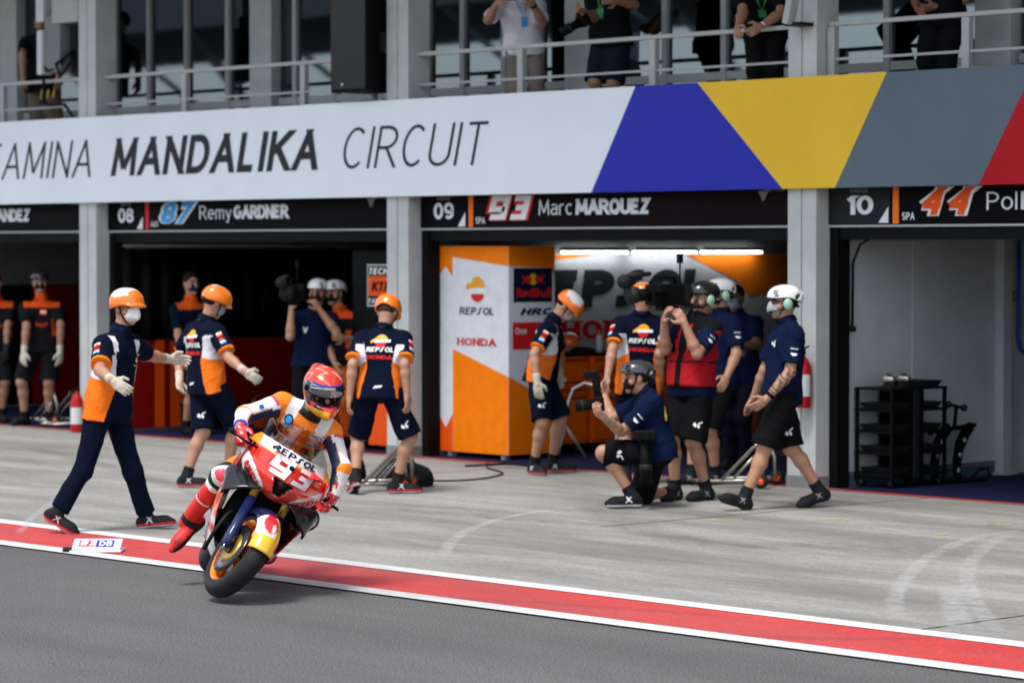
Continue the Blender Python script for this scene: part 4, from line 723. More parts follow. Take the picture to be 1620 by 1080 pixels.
WEAR={
'walker':(crew(leg=1.93,maskbig=2,mask=(.74,.75,.76),seed=3,h=.008,hside=1),'crew member in orange helmet, white mask and navy trousers striding with arms held out'),
'ktm_man':(ktm(helmet='bike',hcol=(.02,.02,.022),vents=False,mask=(.01,.01,.012),gloves=(.62,.58,.50),seed=4),'crew member in black and orange shirt and black helmet standing by the left pillar'),
'dark_garage':(ktm(mask=(.01,.018,.07),seed=6,shirt=lambda t,x,y,q,at,side,V:np.where(((t>.9)&(np.abs(x)<.2))[:,None],np.array((.72,.1,.01)),np.array(NV)),bottom=NV),'bareheaded dark haired man with blue mask standing in the dark garage'),
'away':(crew(seed=8,mask=(.2,.4,.5),hside=-1),'crew member in white and orange helmet, navy shorts and gloves walking away behind the motorcycle'),
'cameraman':(tv(seed=9,mask=(.012,.012,.014),leg=1.9,curl=.9),'cameraman in white helmet with a video camera on his shoulder at the dark garage'),
'tech':(ktm(helmet='bike',hcol=(.74,.75,.75),mask=(.01,.01,.012),seed=11,leg=1.93,bottom=(.55,.09,.01)),'man in white helmet and orange trousers half hidden behind the cameraman'),
'back_view':(crew(seed=12,gloves=None,hside=-1,hair=(.05,.03,.02)),'bowed crew member in orange helmet seen from behind, bare hands hanging down'),
'stoop':(crew(seed=14,mask=(.5,.5,.5),hside=1),'crew member in orange and white helmet bending his head beside the orange tool cabinet'),
'inside':(crew(seed=15,gloves=None),'crew member seen from behind between the orange cabinet and the red vest cameraman'),
'vest_man':(tv(seed=17,shirt=vest,helmet='bike',hcol=(.012,.012,.013),vents=False,mask=(.03,.03,.035),headset=True,belly=.03,curl=.8),'television cameraman in red vest and black helmet shouldering a large camera'),
'behind':(tv(seed=18,headset=True,mask=(.02,.02,.02)),'man in white helmet and headset standing right behind the red vest cameraman'),
'masked':(dict(shirt=plain((.006,.010,.045)),bottom=(.01,.01,.02),leg=1.93,mask=(.25,.33,.4),seed=20,skin=(.22,.11,.07)),'bareheaded masked man with folded arms in the shade of the orange garage'),
'kneel':(tv(seed=21,hcol=(.04,.042,.046),mask=(.01,.01,.012),sole=(.75,.75,.75),stripe=(.75,.75,.75),beard=False,curl=.9,belly=.02,h=.008),'photographer in dark helmet kneeling on one knee with a camera raised'),
'headset_man':(tv(seed=22,mask=(.33,.34,.36),maskbig=2,headset=True,tattoo='L',sockc=(.012,.01,.012),h=.008),'man in white helmet and green headset walking left past the right pillar'),
'white_tee':(dict(polo=False,shirt=plain((.72,.70,.74)),bottom=(.24,.2,.17),leg=1.93,seed=23,skin=(.36,.18,.11),curl=.9),'man in white shirt and beige trousers holding up a phone on the balcony'),
'snap':(dict(polo=False,shirt=plain((.008,.008,.009)),bottom=(.012,.016,.028),leg=.98,seed=24,skin=(.34,.17,.1),belly=.03,curl=.9),'photographer in black shirt and dark shorts on the balcony with a camera in one hand'),
'leaning':(dict(polo=False,shirt=plain((.008,.008,.009)),bottom=(.01,.01,.011),leg=1.93,seed=25,curl=1.0),'man in black with green pass resting both hands on the balcony rail'),
'right_man':(dict(polo=False,shirt=plain((.007,.007,.008)),bottom=(.008,.008,.009),leg=1.93,seed=26,skin=(.28,.12,.08),belly=.03,curl=.9),'man dressed in black on the balcony above the grey banner panel'),
'left_man':(dict(polo=False,shirt=plain((.008,.008,.009)),bottom=(.20,.15,.12),leg=.98,seed=27,skin=(.4,.2,.13)),'man in black shirt and beige shorts behind the antenna equipment on the balcony'),
'edge':(ktm(seed=28,gloves=(.03,.03,.03)),'crew member cut off by the left edge of the photo'),
}
OUT={}
V3=lambda a:Vector([float(q) for q in a])
for nm,(S,lab) in WEAR.items():
    p=PJ[nm]; root=empty('person',p[1],0,lab,'person'); root.empty_display_size=.3; J=p[3]; o=person(J,p[2],root,S); OUT[nm]=(root,J,o,p[2],Torso(J))
def back_print(nm):
    root,J,o,k,T=OUT[nm]; n=V3(-T.fm); w=V3(T.u); u=w.cross(n); base=V3(T.p)+n*.1
    c=base+w*(T.L*.80); t=o['shirt']
    for g,m,i in((dpoly([(-.085,.0),(-.02,.045),(-.02,.0),(-.085,-.022)],4,2),'logo_orange',0),(ddisc(.01,.005,.055,.055,0,180),'logo_orange',1),(ddisc(.005,-.012,.05,.05,180,360),'red',2),(dpoly([(-.05,-.018),(.09,-.012),(.09,.014),(-.05,.006)],6,2),'white',5)): decal(g,t,c,u,w,n,m,root,'logo',.004+.0008*i)
    decal(dtext('REP~OL',.043,width=.23,weight=.24,shear=.15,gap=.1),t,base+w*(T.L*.60),u,w,n,'white',root)
    decal(dtext('HONDA',.034,width=.21,weight=.22,gap=.1,serif=True),t,base+w*(T.L*.47),u,w,n,'red',root)
    decal(dpoly([(-.04,0),(.03,.01),(.045,.03),(-.02,.025)],4,2),t,base+w*(T.L*-.06),u,w,n,'white',root,'logo')
for nm in('away','back_view','inside'): back_print(nm)
def sleeve_print(nm,s,kind=0):
    root,J,o,k,T=OUT[nm]; a=V3(J[s,'shoulder']); b=V3(J[s,'elbow']); d=(b-a).normalized(); out=V3(T.rm)*(1 if s=='R' else -1); toc=Vector((.73,-.68,.0)); n=(out+toc*1.0); n=(n-d*n.dot(d)).normalized(); w=-d; u=w.cross(n); t=o['shirt']
    if kind==0:
        for y,h,m in((.30,.022,'white'),(.38,.03,'red'),(.50,.018,'red'),(.58,.014,'white'),(.64,.016,'sky_blue')):
            decal(dpoly([(-.026,0),(.026,0),(.026,h),(-.026,h)],4,2),t,a+(b-a)*y+n*.05,u,w,n,m,root,'logo')
        decal(ddisc(0,.012,.014,.011),t,a+(b-a)*.33+n*.05,u,w,n,'yellow',root,'logo',.006)
    else:
        decal(dtext('TISSOT' if 0 else 'MOTOGP',.011,width=.06,weight=.25,gap=.1),t,a+(b-a)*.45+n*.05,u,w,n,'white',root); decal(dpoly([(-.03,0),(.03,0),(.018,-.02),(-.012,-.024)],4,2),t,a+(b-a)*.55+n*.05,u,w,n,'white',root,'logo')
for nm,s in(('walker','R'),('away','R'),('back_view','R'),('stoop','R'),('inside','L')): sleeve_print(nm,s)
for nm,s in(('headset_man','L'),('vest_man','L'),('kneel','L'),('behind','L')): sleeve_print(nm,s,1)
def chest_print(nm,x,kind):
    root,J,o,k,T=OUT[nm]; n=V3(T.fm); w=V3(T.u); u=w.cross(n); base=V3(T.p)+n*.1+w*(T.L*.72)+u*x; t=o['shirt']
    if kind=='r':
        decal(ddisc(0,.0,.022,.024),t,base,u,w,n,'logo_orange',root,'logo'); decal(dpoly([(-.02,-.012),(.026,-.01),(.026,.0),(-.02,-.002)],3,1),t,base,u,w,n,'white',root,'logo',.006); decal(dtext('REP~OL',.012,width=.06,weight=.22),t,base-w*.05,u,w,n,'white',root); 
    elif kind=='m':
        for q in([(-.03,0),(-.008,-.02),(.0,0),(-.02,.02)],[(0,-.012),(.018,-.03),(.03,-.012),(.012,.012)],[(.004,.012),(.012,.004),(.03,.02),(.028,.03)]): decal(dpoly(q,2,2),t,base,u,w,n,'white',root,'logo')
    elif kind=='v': decal(dtext('V',.06,weight=.28),t,base-w*.08,u,w,n,'white',root,'logo')
    elif kind=='k': decal(dpoly([(-.04,0),(.04,0),(.04,.06),(-.04,.06)],4,3),t,base,u,w,n,'ktm_orange',root,'logo'); decal(dpoly([(-.03,.02),(.03,.02),(.03,.045),(-.03,.045)],4,3),t,base,u,w,n,'white',root,'logo',.006)
chest_print('walker',.09,'r'); chest_print('stoop',.09,'r'); chest_print('headset_man',.08,'m'); chest_print('cameraman',-.06,'v'); chest_print('ktm_man',.02,'k'); chest_print('behind',.08,'m')
def shorts_print(nm,s):
    root,J,o,k,T=OUT[nm]; a=V3(J[s,'hip']); b=V3(J[s,'knee']); d=(b-a).normalized(); n=Vector((.73,-.68,0)); n=(n-d*n.dot(d)).normalized(); w=-d; u=w.cross(n); t=o['bottom']; base=a+(b-a)*.72
    for q in([(-.035,-.005),(-.008,-.026),(.0,0),(-.022,.02)],[(0,-.012),(.018,-.03),(.03,-.012),(.012,.012)],[(.004,.012),(.012,.004),(.045,.024),(.042,.034)]): decal(dpoly(q,2,2),t,base,u,w,n,'white',root,'logo')
for nm,s in(('headset_man','R'),('kneel','L'),('vest_man','L'),('away','L'),('back_view','R'),('stoop','R')): shorts_print(nm,s)
# neck lanyards with a pass
for nm,m in(('white_tee','sky_blue'),('snap','green'),('leaning','green')):
    root,J,o,k,T=OUT[nm]; n=V3(T.fm); w=V3(T.u); u=w.cross(n); base=V3(T.p)+n*.1+w*(T.L*.52); 
    decal(dpoly([(-.035,-.05),(.035,-.05),(.035,.05),(-.035,.05)],3,3),o['shirt'],base,u,w,n,m,root,'pass_card',.008)
    for s in(-1,1): decal(dpoly([(s*.05,.22),(s*.062,.22),(s*.008,.05),(s*.0,.05)][::s],1,6),o['shirt'],base,u,w,n,m,root,'lanyard',.006)
# sunglasses, watch, wristband
root,J,o,k,T=OUT['headset_man']; c,f,u_,r=[V3(q) for q in head_frame(J)]
mb=MB()
for s in(-1,1): mb.obox(c+f*.105+r*s*.034+u_*.008,(r,f,u_),(.026,.004,.017)); mb.tube([c+f*.1+r*s*.06+u_*.012,c+r*s*.082+u_*.012-f*.0],.0035,5)
mb.build('sunglasses','black_gloss',root)
def band(nm,s,m,w=.02,name='wristband',t=-.1):
    root,J,o,k,T=OUT[nm]; a=V3(J[s,'wrist']); d=(V3(J[s,'elbow'])-a).normalized(); MB().tube([a+d*(.02),a+d*(.02+w)],.034*k,14).build(name,m,root,True)
band('headset_man','L','black',.03,'watch'); band('kneel','L','green',.012); band('walker','L','black',.02); band('stoop','R','chrome',.03,'watch'); band('white_tee','L','black',.03,'watch'); band('leaning','L','chrome',.02,'watch')
# radio pack on the belt of the walking man, strap of the kneeling photographer
root,J,o,k,T=OUT['walker']; q=V3(T.p)-V3(T.fm)*.15+V3(T.u)*.02; MB().obox(q,(V3(T.rm),V3(T.fm),V3(T.u)),(.035,.018,.06)).build('radio_pack','black',root,bevel=.006)
root,J,o,k,T=OUT['kneel']; n=V3(-T.fm*.5-T.rm*.85); w=V3(T.u); u=w.cross(n)
decal(dpoly([(-.02,-.12),(.02,-.12),(.0,.13),(-.035,.13)],3,6),o['shirt'],V3(T.p)+w*T.L*.72+n*.1+u*-.02,u,w,n,'black',root,'camera_strap'); decal(dpoly([(-.013,-.10),(.013,-.10),(.005,.02),(-.02,.02)],3,4),o['shirt'],V3(T.p)+w*T.L*.72+n*.1+u*-.02,u,w,n,'yellow',root,'camera_strap',.006)
# ---------------------------------------------------------------- garage of number 93
XR,YR=(1,0,0),(0,1,0)
WX=-5.065
e=empty('graphic_wall',(WX,3.5,0),0,'white and orange sponsor wall with big dark lettering inside the orange garage','display wall')
def wq(poly,m,dx): flat('print',[(y-3.5,z) for y,z in poly],(dx,0,0),YR,Z,m,e,.004)
box('panel',(-.008,-2.6,0),(.01,3.4,2.05),'wall_print',e)
wq([(.9,1.9),(2.51,2.03),(2.6,2.045),(.9,2.045)],'orange',.011); wq([(3.9,2.045),(4.05,2.0),(4.79,1.74),(4.99,1.57),(6.85,1.80),(6.85,2.045)],'orange',.011); wq([(5.2,0),(6.85,0),(6.85,.9),(5.7,.3)],'orange',.011)
text('REP~OL',(.016,1.45-3.5,1.48),YR,Z,.40,'inkdark',e,width=2.75,weight=.30,shear=.12,gap=.1)
text('HONDA',(.016,2.09-3.5,1.14),YR,Z,.20,'red',e,width=1.5,weight=.24,gap=.12,serif=True)
for i in range(3):
    t=empty('tube_lamp',(WX+.12,2.45+1.06*i,2.05),0,['left','middle','right'][i]+'most of the three lit white tube lamps above the sponsor wall','lamp','tube lamps above the sponsor wall')
    t['label']=['leftmost of the three lit tube lamps above the sponsor wall','middle one of the three lit tube lamps above the sponsor wall','rightmost of the three lit tube lamps above the sponsor wall'][i]
    box('housing',(-.04,-.48,.035),(.04,.48,.07),'steel_white',t)
    for s in(-1,1): MB().tube([(s*.02,-.47,.015),(s*.02,.47,.015)],.013,8).build('tube','tube_light',t,True)
k=empty('display_panel',(-4.55,.66,0),0,'tall orange and white corner panel with team logos at the garage mouth','display panel')
def KF(poly,m,d=.0025,name='print'): flat(name,[(x+4.55,z) for x,z in poly],(0,-.31-.0005-d*0,0),XR,Z,m,k,d)
mbx=MB().box((-.53,-.305,.05),(.52,.33,2.13)); mbx.build('panel','panel_white',k,bevel=.004)
fo=lambda n:0
def front(poly,m,l): flat('print',[(x+4.55,z) for x,z in poly],(0,-.3055-l,0),XR,Z,m,k,.001)
front([(-5.078,2.128),(-4.865,2.128),(-4.865,1.82),(-4.97,1.93),(-5.078,1.82)],'orange_lit',.001); front([(-4.86,2.128),(-4.032,2.128),(-4.032,1.93),(-4.86,2.02)],'orange_lit',.001)
front([(-5.078,.052),(-4.865,.052),(-4.865,.43),(-4.97,.29),(-5.078,.43)],'ktm_orange',.001); front([(-4.86,.052),(-4.032,.052),(-4.032,.83),(-4.86,1.09)],'orange_lit',.001)
repsol_logo((-4.50+4.55,-.308,1.70),XR,Z,.125,k)
text('REP~OL',(-4.75+4.55,-.309,1.44),XR,Z,.075,'inkdark',k,width=.50,weight=.18,shear=.12,gap=.12); text('HONDA',(-4.78+4.55,-.309,1.13),XR,Z,.075,'red',k,width=.56,weight=.19,gap=.14,serif=True)
def sidep(poly,m,l,x=.5205): flat('print',[(y-.66,z) for y,z in poly],(x+l,0,0),YR,Z,m,k,.001)
sidep([(.356,2.128),(.985,2.128),(.985,1.84),(.92,1.91),(.356,1.93)],'orange_lit',.001); sidep([(.356,.052),(.985,.052),(.985,.55),(.356,.83)],'orange_lit',.001)
sidep([(.42,1.57),(.95,1.57),(.95,1.91),(.42,1.91)],'navy',.002)
bull_logo((.5235,.685-.66,1.80),YR,Z,.17,k); text('Red',(.5245,.47-.66,1.62),YR,Z,.09,'red',k,weight=.2,width=.20,gap=.1); text('Bull',(.5245,.70-.66,1.62),YR,Z,.09,'red',k,weight=.2,width=.22,gap=.12)
text('HRC',(.5235,.53-.66,1.44),YR,Z,.07,'navy',k,weight=.26,shear=.25,width=.38); sidep([(.41,1.1),(.985,1.1),(.985,1.37),(.41,1.37)],'red',.002); text('One',(.5245,.45-.66,1.25),YR,Z,.07,'white',k,weight=.17) if 'n' in GL else None
for s in(-1,1): box('foot',(s*.4-.03,-.27,-.004),(s*.4+.03,-.2,.05),'steel_white',k)
# orange tool cabinets
cab=[(1.02,1.72),(1.80,2.62),(2.66,3.46),(3.5,4.3)]
for i,(y0,y1) in enumerate(cab):
    c=empty('tool_cabinet',(-4.66,(y0+y1)/2,0),0,['nearest','second','third','farthest'][i]+' orange drawer cabinet along the sponsor wall, counted from the garage mouth','cabinet','orange tool cabinets'); w=(y1-y0)/2
    box('carcass',(-.36,-w,.1),(.33,w,1.0),'cab_orange',c); box('worktop',(-.37,-w-.01,1.0),(.365,w+.01,1.03),'black',c)
    zs=[.12,.42,.50,.58,.70,.86,.985] if i else [.12,.60,.68,.76,.985]
    for a,b in zip(zs,zs[1:]):
        d=box('drawer',(.33,-w+.012,a+.008),(.355,w-.012,b-.008),'cab_orange',c,.004); box('handle',(.355,-w+.03,b-.034),(.366,w-.03,b-.02),'dark_grey',d)
    for sy in(-1,1): MB().tube([(.25,sy*(w-.08)-.02,.045),(.25,sy*(w-.08)+.02,.045)],.045,12).build('castor','rubber',c,True)
    box('plinth',(-.3,-w+.02,.03),(.2,w-.02,.098),'black',c)
# things on the cabinets
def helmet_prop(loc,yaw,label):
    e=empty('spare_helmet',loc,0,label,'helmet'); f=np.array((math.cos(yaw),math.sin(yaw),0)); helmet('hard',np.array((0,0,.06)),f,np.array((0,0,1.)),np.cross(f,(0,0,1.)),e,1,dict(hcol=(.85,.14,.02),hside=1)); 
helmet_prop((-4.42,1.55,1.03),-.6,'orange and white helmet lying on the orange tool cabinet')
b=empty('spray_bottle',(-4.4,1.98,1.03),0,'small spray bottle standing on the orange tool cabinet','bottle'); MB().lathe([(0,0),(0,.033),(.16,.033),(.18,.02),(.18,0)],(0,0,0),Z,14).build('bottle','white',b,True); MB().lathe([(.18,.02),(.23,.018),(.23,0)],(0,0,0),Z,12).build('cap','orange',b,True)
for j,(y,lab) in enumerate(((1.25,'black cap lying at the near end of the orange tool cabinet'),(1.8,'black cloth heap between helmet and bottle on the cabinet'))):
    F=Field((-.2,-.2,0),(.2,.2,.15),.01); F.ell((0,0,.0),((1,0,0),(0,1,0),(0,0,1)),(.13,.15,.07),0,cut=lambda a,b,e:-e); V,Q=F.mesh(wrinkle(j,.01,1.5)); o=mkmesh('cloth_heap',V,Q,'cloth',None,np.tile((.012,.012,.014),(len(V),1))); o.location=(-4.45,y,1.03); tag(o,lab,'cloth')
# framed picture deep in the garage
e=empty('wall_screen',(WX+.02,5.9,1.3),0,'dark framed screen at the deep end of the sponsor wall','screen'); box('frame',(-.006,-.3,0),(.03,.3,.45),'black',e); box('display',(.03,-.27,.03),(.034,.27,.42),'black_gloss',e)
# ---------------------------------------------------------------- garage at the right (number 10)
e=empty('wall_conduit',(.42,2.95,0),0,'grey pipe and socket running down the wall of the right garage','pipe'); MB().tube([(.03,0,.35),(.03,0,2.5)],.02,8).build('pipe','steel_white',e,True); box('socket',(-.018,-.06,.2),(.05,.06,.38),'paint_white',e,.005)
e=empty('blue_hose',(.42,2.72,0),0,'blue hose hanging on the wall of the right garage','hose'); MB().tube([(.04,0,2.5),(.04,0,1.25),(.04,.03,1.16),(.04,.1,1.12),(.04,.5,1.12)],.018,8).build('hose','blue',e,True); box('bracket',(-.018,-.03,1.6),(.022,.03,1.7),'grey',e)
e=empty('wall_post',(.4,2.5,0),0,'pale steel post against the white wall of the right garage','post'); box('post',(.002,-.06,0),(.1,.06,2.6),'wall_white',e); box('base_plate',(.001,-.1,0),(.14,.1,.02),'steel_white',e)
e=empty('wall_skirting',(.4,1.4,0),0,'blue skirting along the white wall of the right garage','skirting'); box('board',(.001,-1.06,0),(.012,1.03,.13),'skirt_blue',e); box('strip',(.012,-1.06,.1),(.016,1.03,.11),'grey',e)
e=empty('wall_panel_seam',(.4,1.24,0),0,'thin vertical joint strip on the white wall of the right garage','trim strip'); box('strip',(.0005,-.006,.14),(.004,.006,2.6),'paint_white',e); box('cap',(.0005,-.012,2.58),(.006,.012,2.6),'paint_white',e)
e=empty('hanging_cable',(.45,.36,2.3),0,'black cable hanging from the door head of the right garage','cable'); MB().tube([(.55,0,.0),(.3,.0,-.06),(.08,0,-.16),(.0,0,-.32),(-.005,0,-.9)],.012,8).build('cable','black',e,True); box('clip',(-.03,-.02,-.93),(.02,.02,-.88),'dark_grey',e)
# black shelf trolley
e=empty('shelf_trolley',(.645,.79,0),0,'black shelf trolley with trays and small parts against the white wall','trolley')
for sx in(-.2,.2):
    for sy in(-.36,.36): box('upright',(sx-.014,sy-.014,.06),(sx+.014,sy+.014,.88),'black',e)
box('centre_panel',(-.2,-.06,.07),(.21,.06,.86),'black',e); box('bracket',(.21,-.085,.08),(.225,-.02,.86),'dark_grey',e)
for z in(.1,.29,.48,.67,.86):
    box('shelf',(-.22,-.375,z),(.22,.375,z+.02),'black',e)
    for sy in(-.2,.21):
        if z<.8 or sy>0: MB().add([(-.16,sy-.11,z+.021),(.16,sy-.11,z+.021),(.16,sy+.11,z+.021),(-.16,sy+.11,z+.021),(-.19,sy-.14,z+.075),(.19,sy-.14,z+.075),(.19,sy+.14,z+.075),(-.19,sy+.14,z+.075)],[(0,3,2,1),(0,1,5,4),(1,2,6,5),(2,3,7,6),(3,0,4,7),(4,5,6,7)]).build('tray','dark_grey',e)
for sx in(-.17,.17):
    for sy in(-.33,.33): MB().tube([(sx-.015,sy,.035),(sx+.015,sy,.035)],.036,12).build('castor','rubber',e,True)
for j,(x,y) in enumerate(((.1,-.28),(.12,-.1))):
    t=empty('bearing_hub',(.645+x,.79+y,.955),0,['steel wheel hub lying at the left on the black trolley','steel wheel hub nearer the middle of the black trolley'][j],'hub','wheel hubs on the trolley')
    MB().lathe([(-.04,.0),(-.04,.05),(-.02,.055),(.0,.03),(.06,.028),(.07,.0)],(0,0,0),(1,-.3,0),16).build('hub','steel',t,True); MB().lathe([(-.05,.0),(-.05,.03),(-.04,.032)],(0,0,0),(1,-.3,0),14).build('bearing','chrome',t,True); box('rest',(-.05,-.03,-.073),(.05,.03,-.045),'dark_grey',t)
# black lifting stand with curved drilled legs
e=empty('lifting_stand',(.66,1.50,0),0,'black lifting stand with curved drilled legs beside the shelf trolley','stand')
for sy in(-.16,.16):
    mb=MB(); pl=[(-.02,.02),(.05,.02),(.05,.14),(.09,.28),(.17,.40),(.24,.46),(.20,.53),(.1,.50),(.0,.36),(-.04,.18)]; mb.prism([(-.12+a,b) for a,b in pl],(0,sy-.008,0),(0,.0,0) if 0 else (0.02,.98,0),Z,(.03,0,0)).build('leg','black',e)
    for a,b in((.01,.1),(.03,.24),(.09,.37)): MB().tube([(.0,sy-.12+a,b),(.036,sy-.12+a,b)],.02,10).build('drilled_hole','wall_white',e,True)
MB().tube([(.015,-.36,.46),(.015,.3,.50)],.022,10).build('crossbar','black',e,True); MB().tube([(.015,.0,.48),(.015,.03,.68)],.018,10).build('handle_stem','black',e,True); MB().tube([(.015,-.07,.70),(.015,.13,.66)],.013,10).build('handle_bar','black',e,True)
for y,z in((-.08,.70),(.14,.66),(-.34,.46)): MB().lathe([(-.03,0),(-.02,.026),(.0,.034),(.02,.026),(.03,0)],(.015,y,z),YR,12).build('knob','black_gloss',e,True)
box('base_plate',(-.12,-.3,0),(.16,.3,.02),'black',e); MB().tube([(.05,.2,.02),(.06,.32,.1),(.05,.45,.1),(.02,.5,.02)],.01,6).build('cable','black',e,True)
# ---------------------------------------------------------------- dark garage (number 08)
e=empty('red_partition',(-10.57,3.3,0),0,'low dark red partition panels along the wall of the dark garage','partition'); 
y=.3
for i,(w,m) in enumerate(((.45,'ktm_red'),(.14,'ktm_orange'),(.08,'ktm_red'),(.18,'ktm_orange'),(1.3,'ktm_red'),(1.3,'ktm_red'),(1.3,'ktm_red'),(1.3,'ktm_red'))): box('panel',(.02,y-3.3+.004,.03),(.05,y+w-3.3-.004,1.04),m,e); y+=w
e=empty('black_curtain',(-10.57,3.3,1.05),0,'black pleated curtain hanging above the red partition','curtain'); 
rows=[[(.06+.025*math.sin(q*21)+.01*math.sin(q*47+z),q,z) for q in [(-3.0+6.4*i/220) for i in range(221)]] for z in(0,.5,1.05)]
MB().grid(rows).build('drape','black',e,True,thick=.006); MB().tube([(.06,-3.0,1.09),(.06,3.4,1.09)],.012,8).build('rail','steel_white',e,True)
k=empty('ktm_panel',(-5.75,.55,0),0,'black and orange corner panel with a poster beside the middle pillar','display panel'); box('panel',(-.78,-.13,.05),(.24,.1,2.09),'black',k,.003)
box('lower_panel',(-.5,-.14,.052),(.238,-.131,.62),'ktm_orange',k); box('foot',(-.7,-.1,-.004),(-.6,.08,.05),'dark_grey',k); box('foot',(.1,-.1,-.004),(.2,.08,.05),'dark_grey',k)
p=empty('team_poster',(-6.05,.405,1.50),0,'framed team poster reading TECH3 KTM on the black panel','poster'); box('frame',(-.22,.0,0),(.22,.013,.44),'paint_white',p); box('print',(-.205,-.003,.015),(.205,0,.425),'black',p); box('print',(-.195,-.0045,.11),(.195,-.0032,.32),'ktm_orange',p)
text('TECH3',(-.19,-.006,.335),XR,Z,.07,'white',p,width=.38,weight=.24,shear=.15,gap=.1); text('KTM',(-.13,-.006,.16),XR,Z,.10,'black',p,width=.28,weight=.28,shear=.2,gap=.1); text('FACTORY',(-.18,-.006,.03),XR,Z,.055,'white',p,width=.36,weight=.2,gap=.1)
# boxes by the red partition
for j,(x,y,s,lab) in enumerate(((-10.25,1.35,.3,'black equipment case on the floor at the foot of the red partition'),(-10.1,2.75,.28,'second black equipment case farther along the red partition'))):
    e=empty('equipment_case',(x,y,0),0,lab,'case','cases by the red partition'); box('body',(-s*.6,-s,0),(s*.6,s,.26),'black',e,.015); box('lid',(-s*.62,-s*1.02,.262),(s*.62,s*1.02,.31),'black',e,.012); MB().tube([(s*.63,-.08,.2),(s*.7,-.08,.22),(s*.7,.08,.22),(s*.63,.08,.2)],.01,6).build('handle','dark_grey',e)
e=empty('orange_bucket',(-10.05,1.95,0),0,'round orange bucket between the black cases at the red partition','bucket'); MB().lathe([(0,0),(0,.11),(.26,.15),(.27,.155),(.27,.13),(.02,.1),(.02,0)],(0,0,0),Z,20).build('bucket','ktm_orange',e,True); MB().tube([(0,.14*math.cos(a),.26+.13*math.sin(a)) for a in [i*math.pi/8 for i in range(9)]],.006,6).build('handle','steel',e,True)
# ---------------------------------------------------------------- far left garage (number 07)
e=empty('red_partition',(-16.05,3.3,0),0,'dark red partition wall of the garage at the far left','partition'); y=.3
for i in range(5): box('panel',(.02,y-3.3+.004,.03),(.05,y+1.2-3.3-.004,1.62),'ktm_red' if i!=1 else 'black',e); y+=1.2
e=empty('rear_screen',(-13.2,3.4,0),0,'dark red screen standing behind the crew in the far left garage','screen'); box('panel',(-1.8,0,.05),(1.8,.04,1.75),'ktm_red',e); box('top_strip',(-1.8,-.012,1.6),(1.8,-.002,1.7),'ktm_orange',e); box('foot',(-1.5,-.2,-.004),(-1.4,.2,.05),'black',e); box('foot',(1.4,-.2,-.004),(1.5,.2,.05),'black',e)
# ---------------------------------------------------------------- extinguishers, loudspeaker, antennas, floodlight
def extinguisher(loc,label,hang=False):
    e=empty('fire_extinguisher',loc,0,label,'fire extinguisher','fire extinguishers'); MB().lathe([(0,0),(0,.068),(.02,.075),(.36,.075),(.42,.05),(.45,.025),(.47,.025),(.47,0)],(0,0,0),Z,22).build('cylinder','extinguisher',e,True)
    lb=MB(); lb.lathe([(.1,.0765),(.28,.0765)],(0,0,0),Z,12,0,2*math.pi); lb.build('label','paint_white',e,True) if 0 else MB().add([(.0768*math.cos(a),.0768*math.sin(a),z) for z in(.1,.29) for a in [R(-110+12*i) for i in range(11)]],[(i,i+1,12+i,11+i) for i in range(10)]).build('label','paint_white',e,True)
    box('valve',(-.02,-.02,.47),(.02,.02,.51),'black',e); MB().tube([(.02,0,.52),(.1,-.03,.54)],.009,6).build('lever','black',e); MB().tube([(0,0,.5),(-.07,-.02,.49),(-.09,-.02,.4),(-.085,-.02,.15)],.011,8).build('hose','black',e,True)
    if hang: box('bracket',(-.03,.07,.2),(.03,.082,.3),'dark_grey',e)
extinguisher((-10.81,-.14,-.006),'red fire extinguisher standing on the ground by the left pillar'); extinguisher((.255,-.083,.71),'red fire extinguisher hung on the right pillar behind the headset man',True)
e=empty('loudspeaker',(-5.78,.0,3.2),0,'tall black loudspeaker cabinet mounted beside the balcony pillar','loudspeaker'); mb=MB().prism([(-.30,-.24),(.28,-.24),(.20,.2),(-.2,.2)],(0,0,.50),(1,0,0),(0,1,0),(0,0,1.7)); mb.build('cabinet','black',e,bevel=.012); box('grille',(-.285,-.252,.53),(.265,-.243,2.17),'black_gloss',e,.004); MB().tube([(.15-.25,-.256,.58),(.15-.25,-.253,.58)],.014,10).build('badge','panel_white',e); box('bracket',(.1,-.05,.9),(.304,.05,1.1),'dark_grey',e); MB().tube([(.0,.1,0),(.0,.1,.5)],.03,8).build('support_pole','steel_white',e,True)
e=empty('antenna_equipment',(-11.42,.14,3.2),0,'antenna boxes with looping black cables on a mast at the left of the balcony','antenna')
MB().tube([(.36,.12,.05),(.36,.12,3.0)],.035,10).build('mast','grey',e,True)
for a,b,m in(((-.08,-.14,1.52),(.45,.06,2.3),'steel_white'),((-.47,-.1,1.56),(-.31,.04,2.4),'paint_white'),((-.36,-.16,.94),(-.26,.0,1.46),'paint_white'),((-.26,-.12,.96),(.06,.04,1.62),'grey'),((-.12,-.1,1.2),(.02,.08,1.75),'dark_grey'),((.2,-.08,1.18),(.35,.06,1.5),'black')): box('unit',a,b,m,e,.008)
for q in([(-.36,-.1,1.1),(-.2,-.12,.98),(0,-.1,1.0),(.1,-.1,1.1),(.27,-.08,1.2)],[(.27,-.08,1.18),(.3,-.1,1.1),(.1,-.14,.9),(.0,-.14,1.05),(.22,-.12,1.14),(.42,-.08,1.0),(.46,-.04,.6),(.44,0,.05)],[(-.38,-.1,.62),(-.1,-.12,.58),(.15,-.12,.58),(.32,-.1,.4),(.4,-.06,.05)],[(-.31,-.1,.95),(-.3,-.1,.75),(-.25,-.12,.6)]): MB().tube([tuple(p) for p in q],.018,8).build('cable','black',e,True)
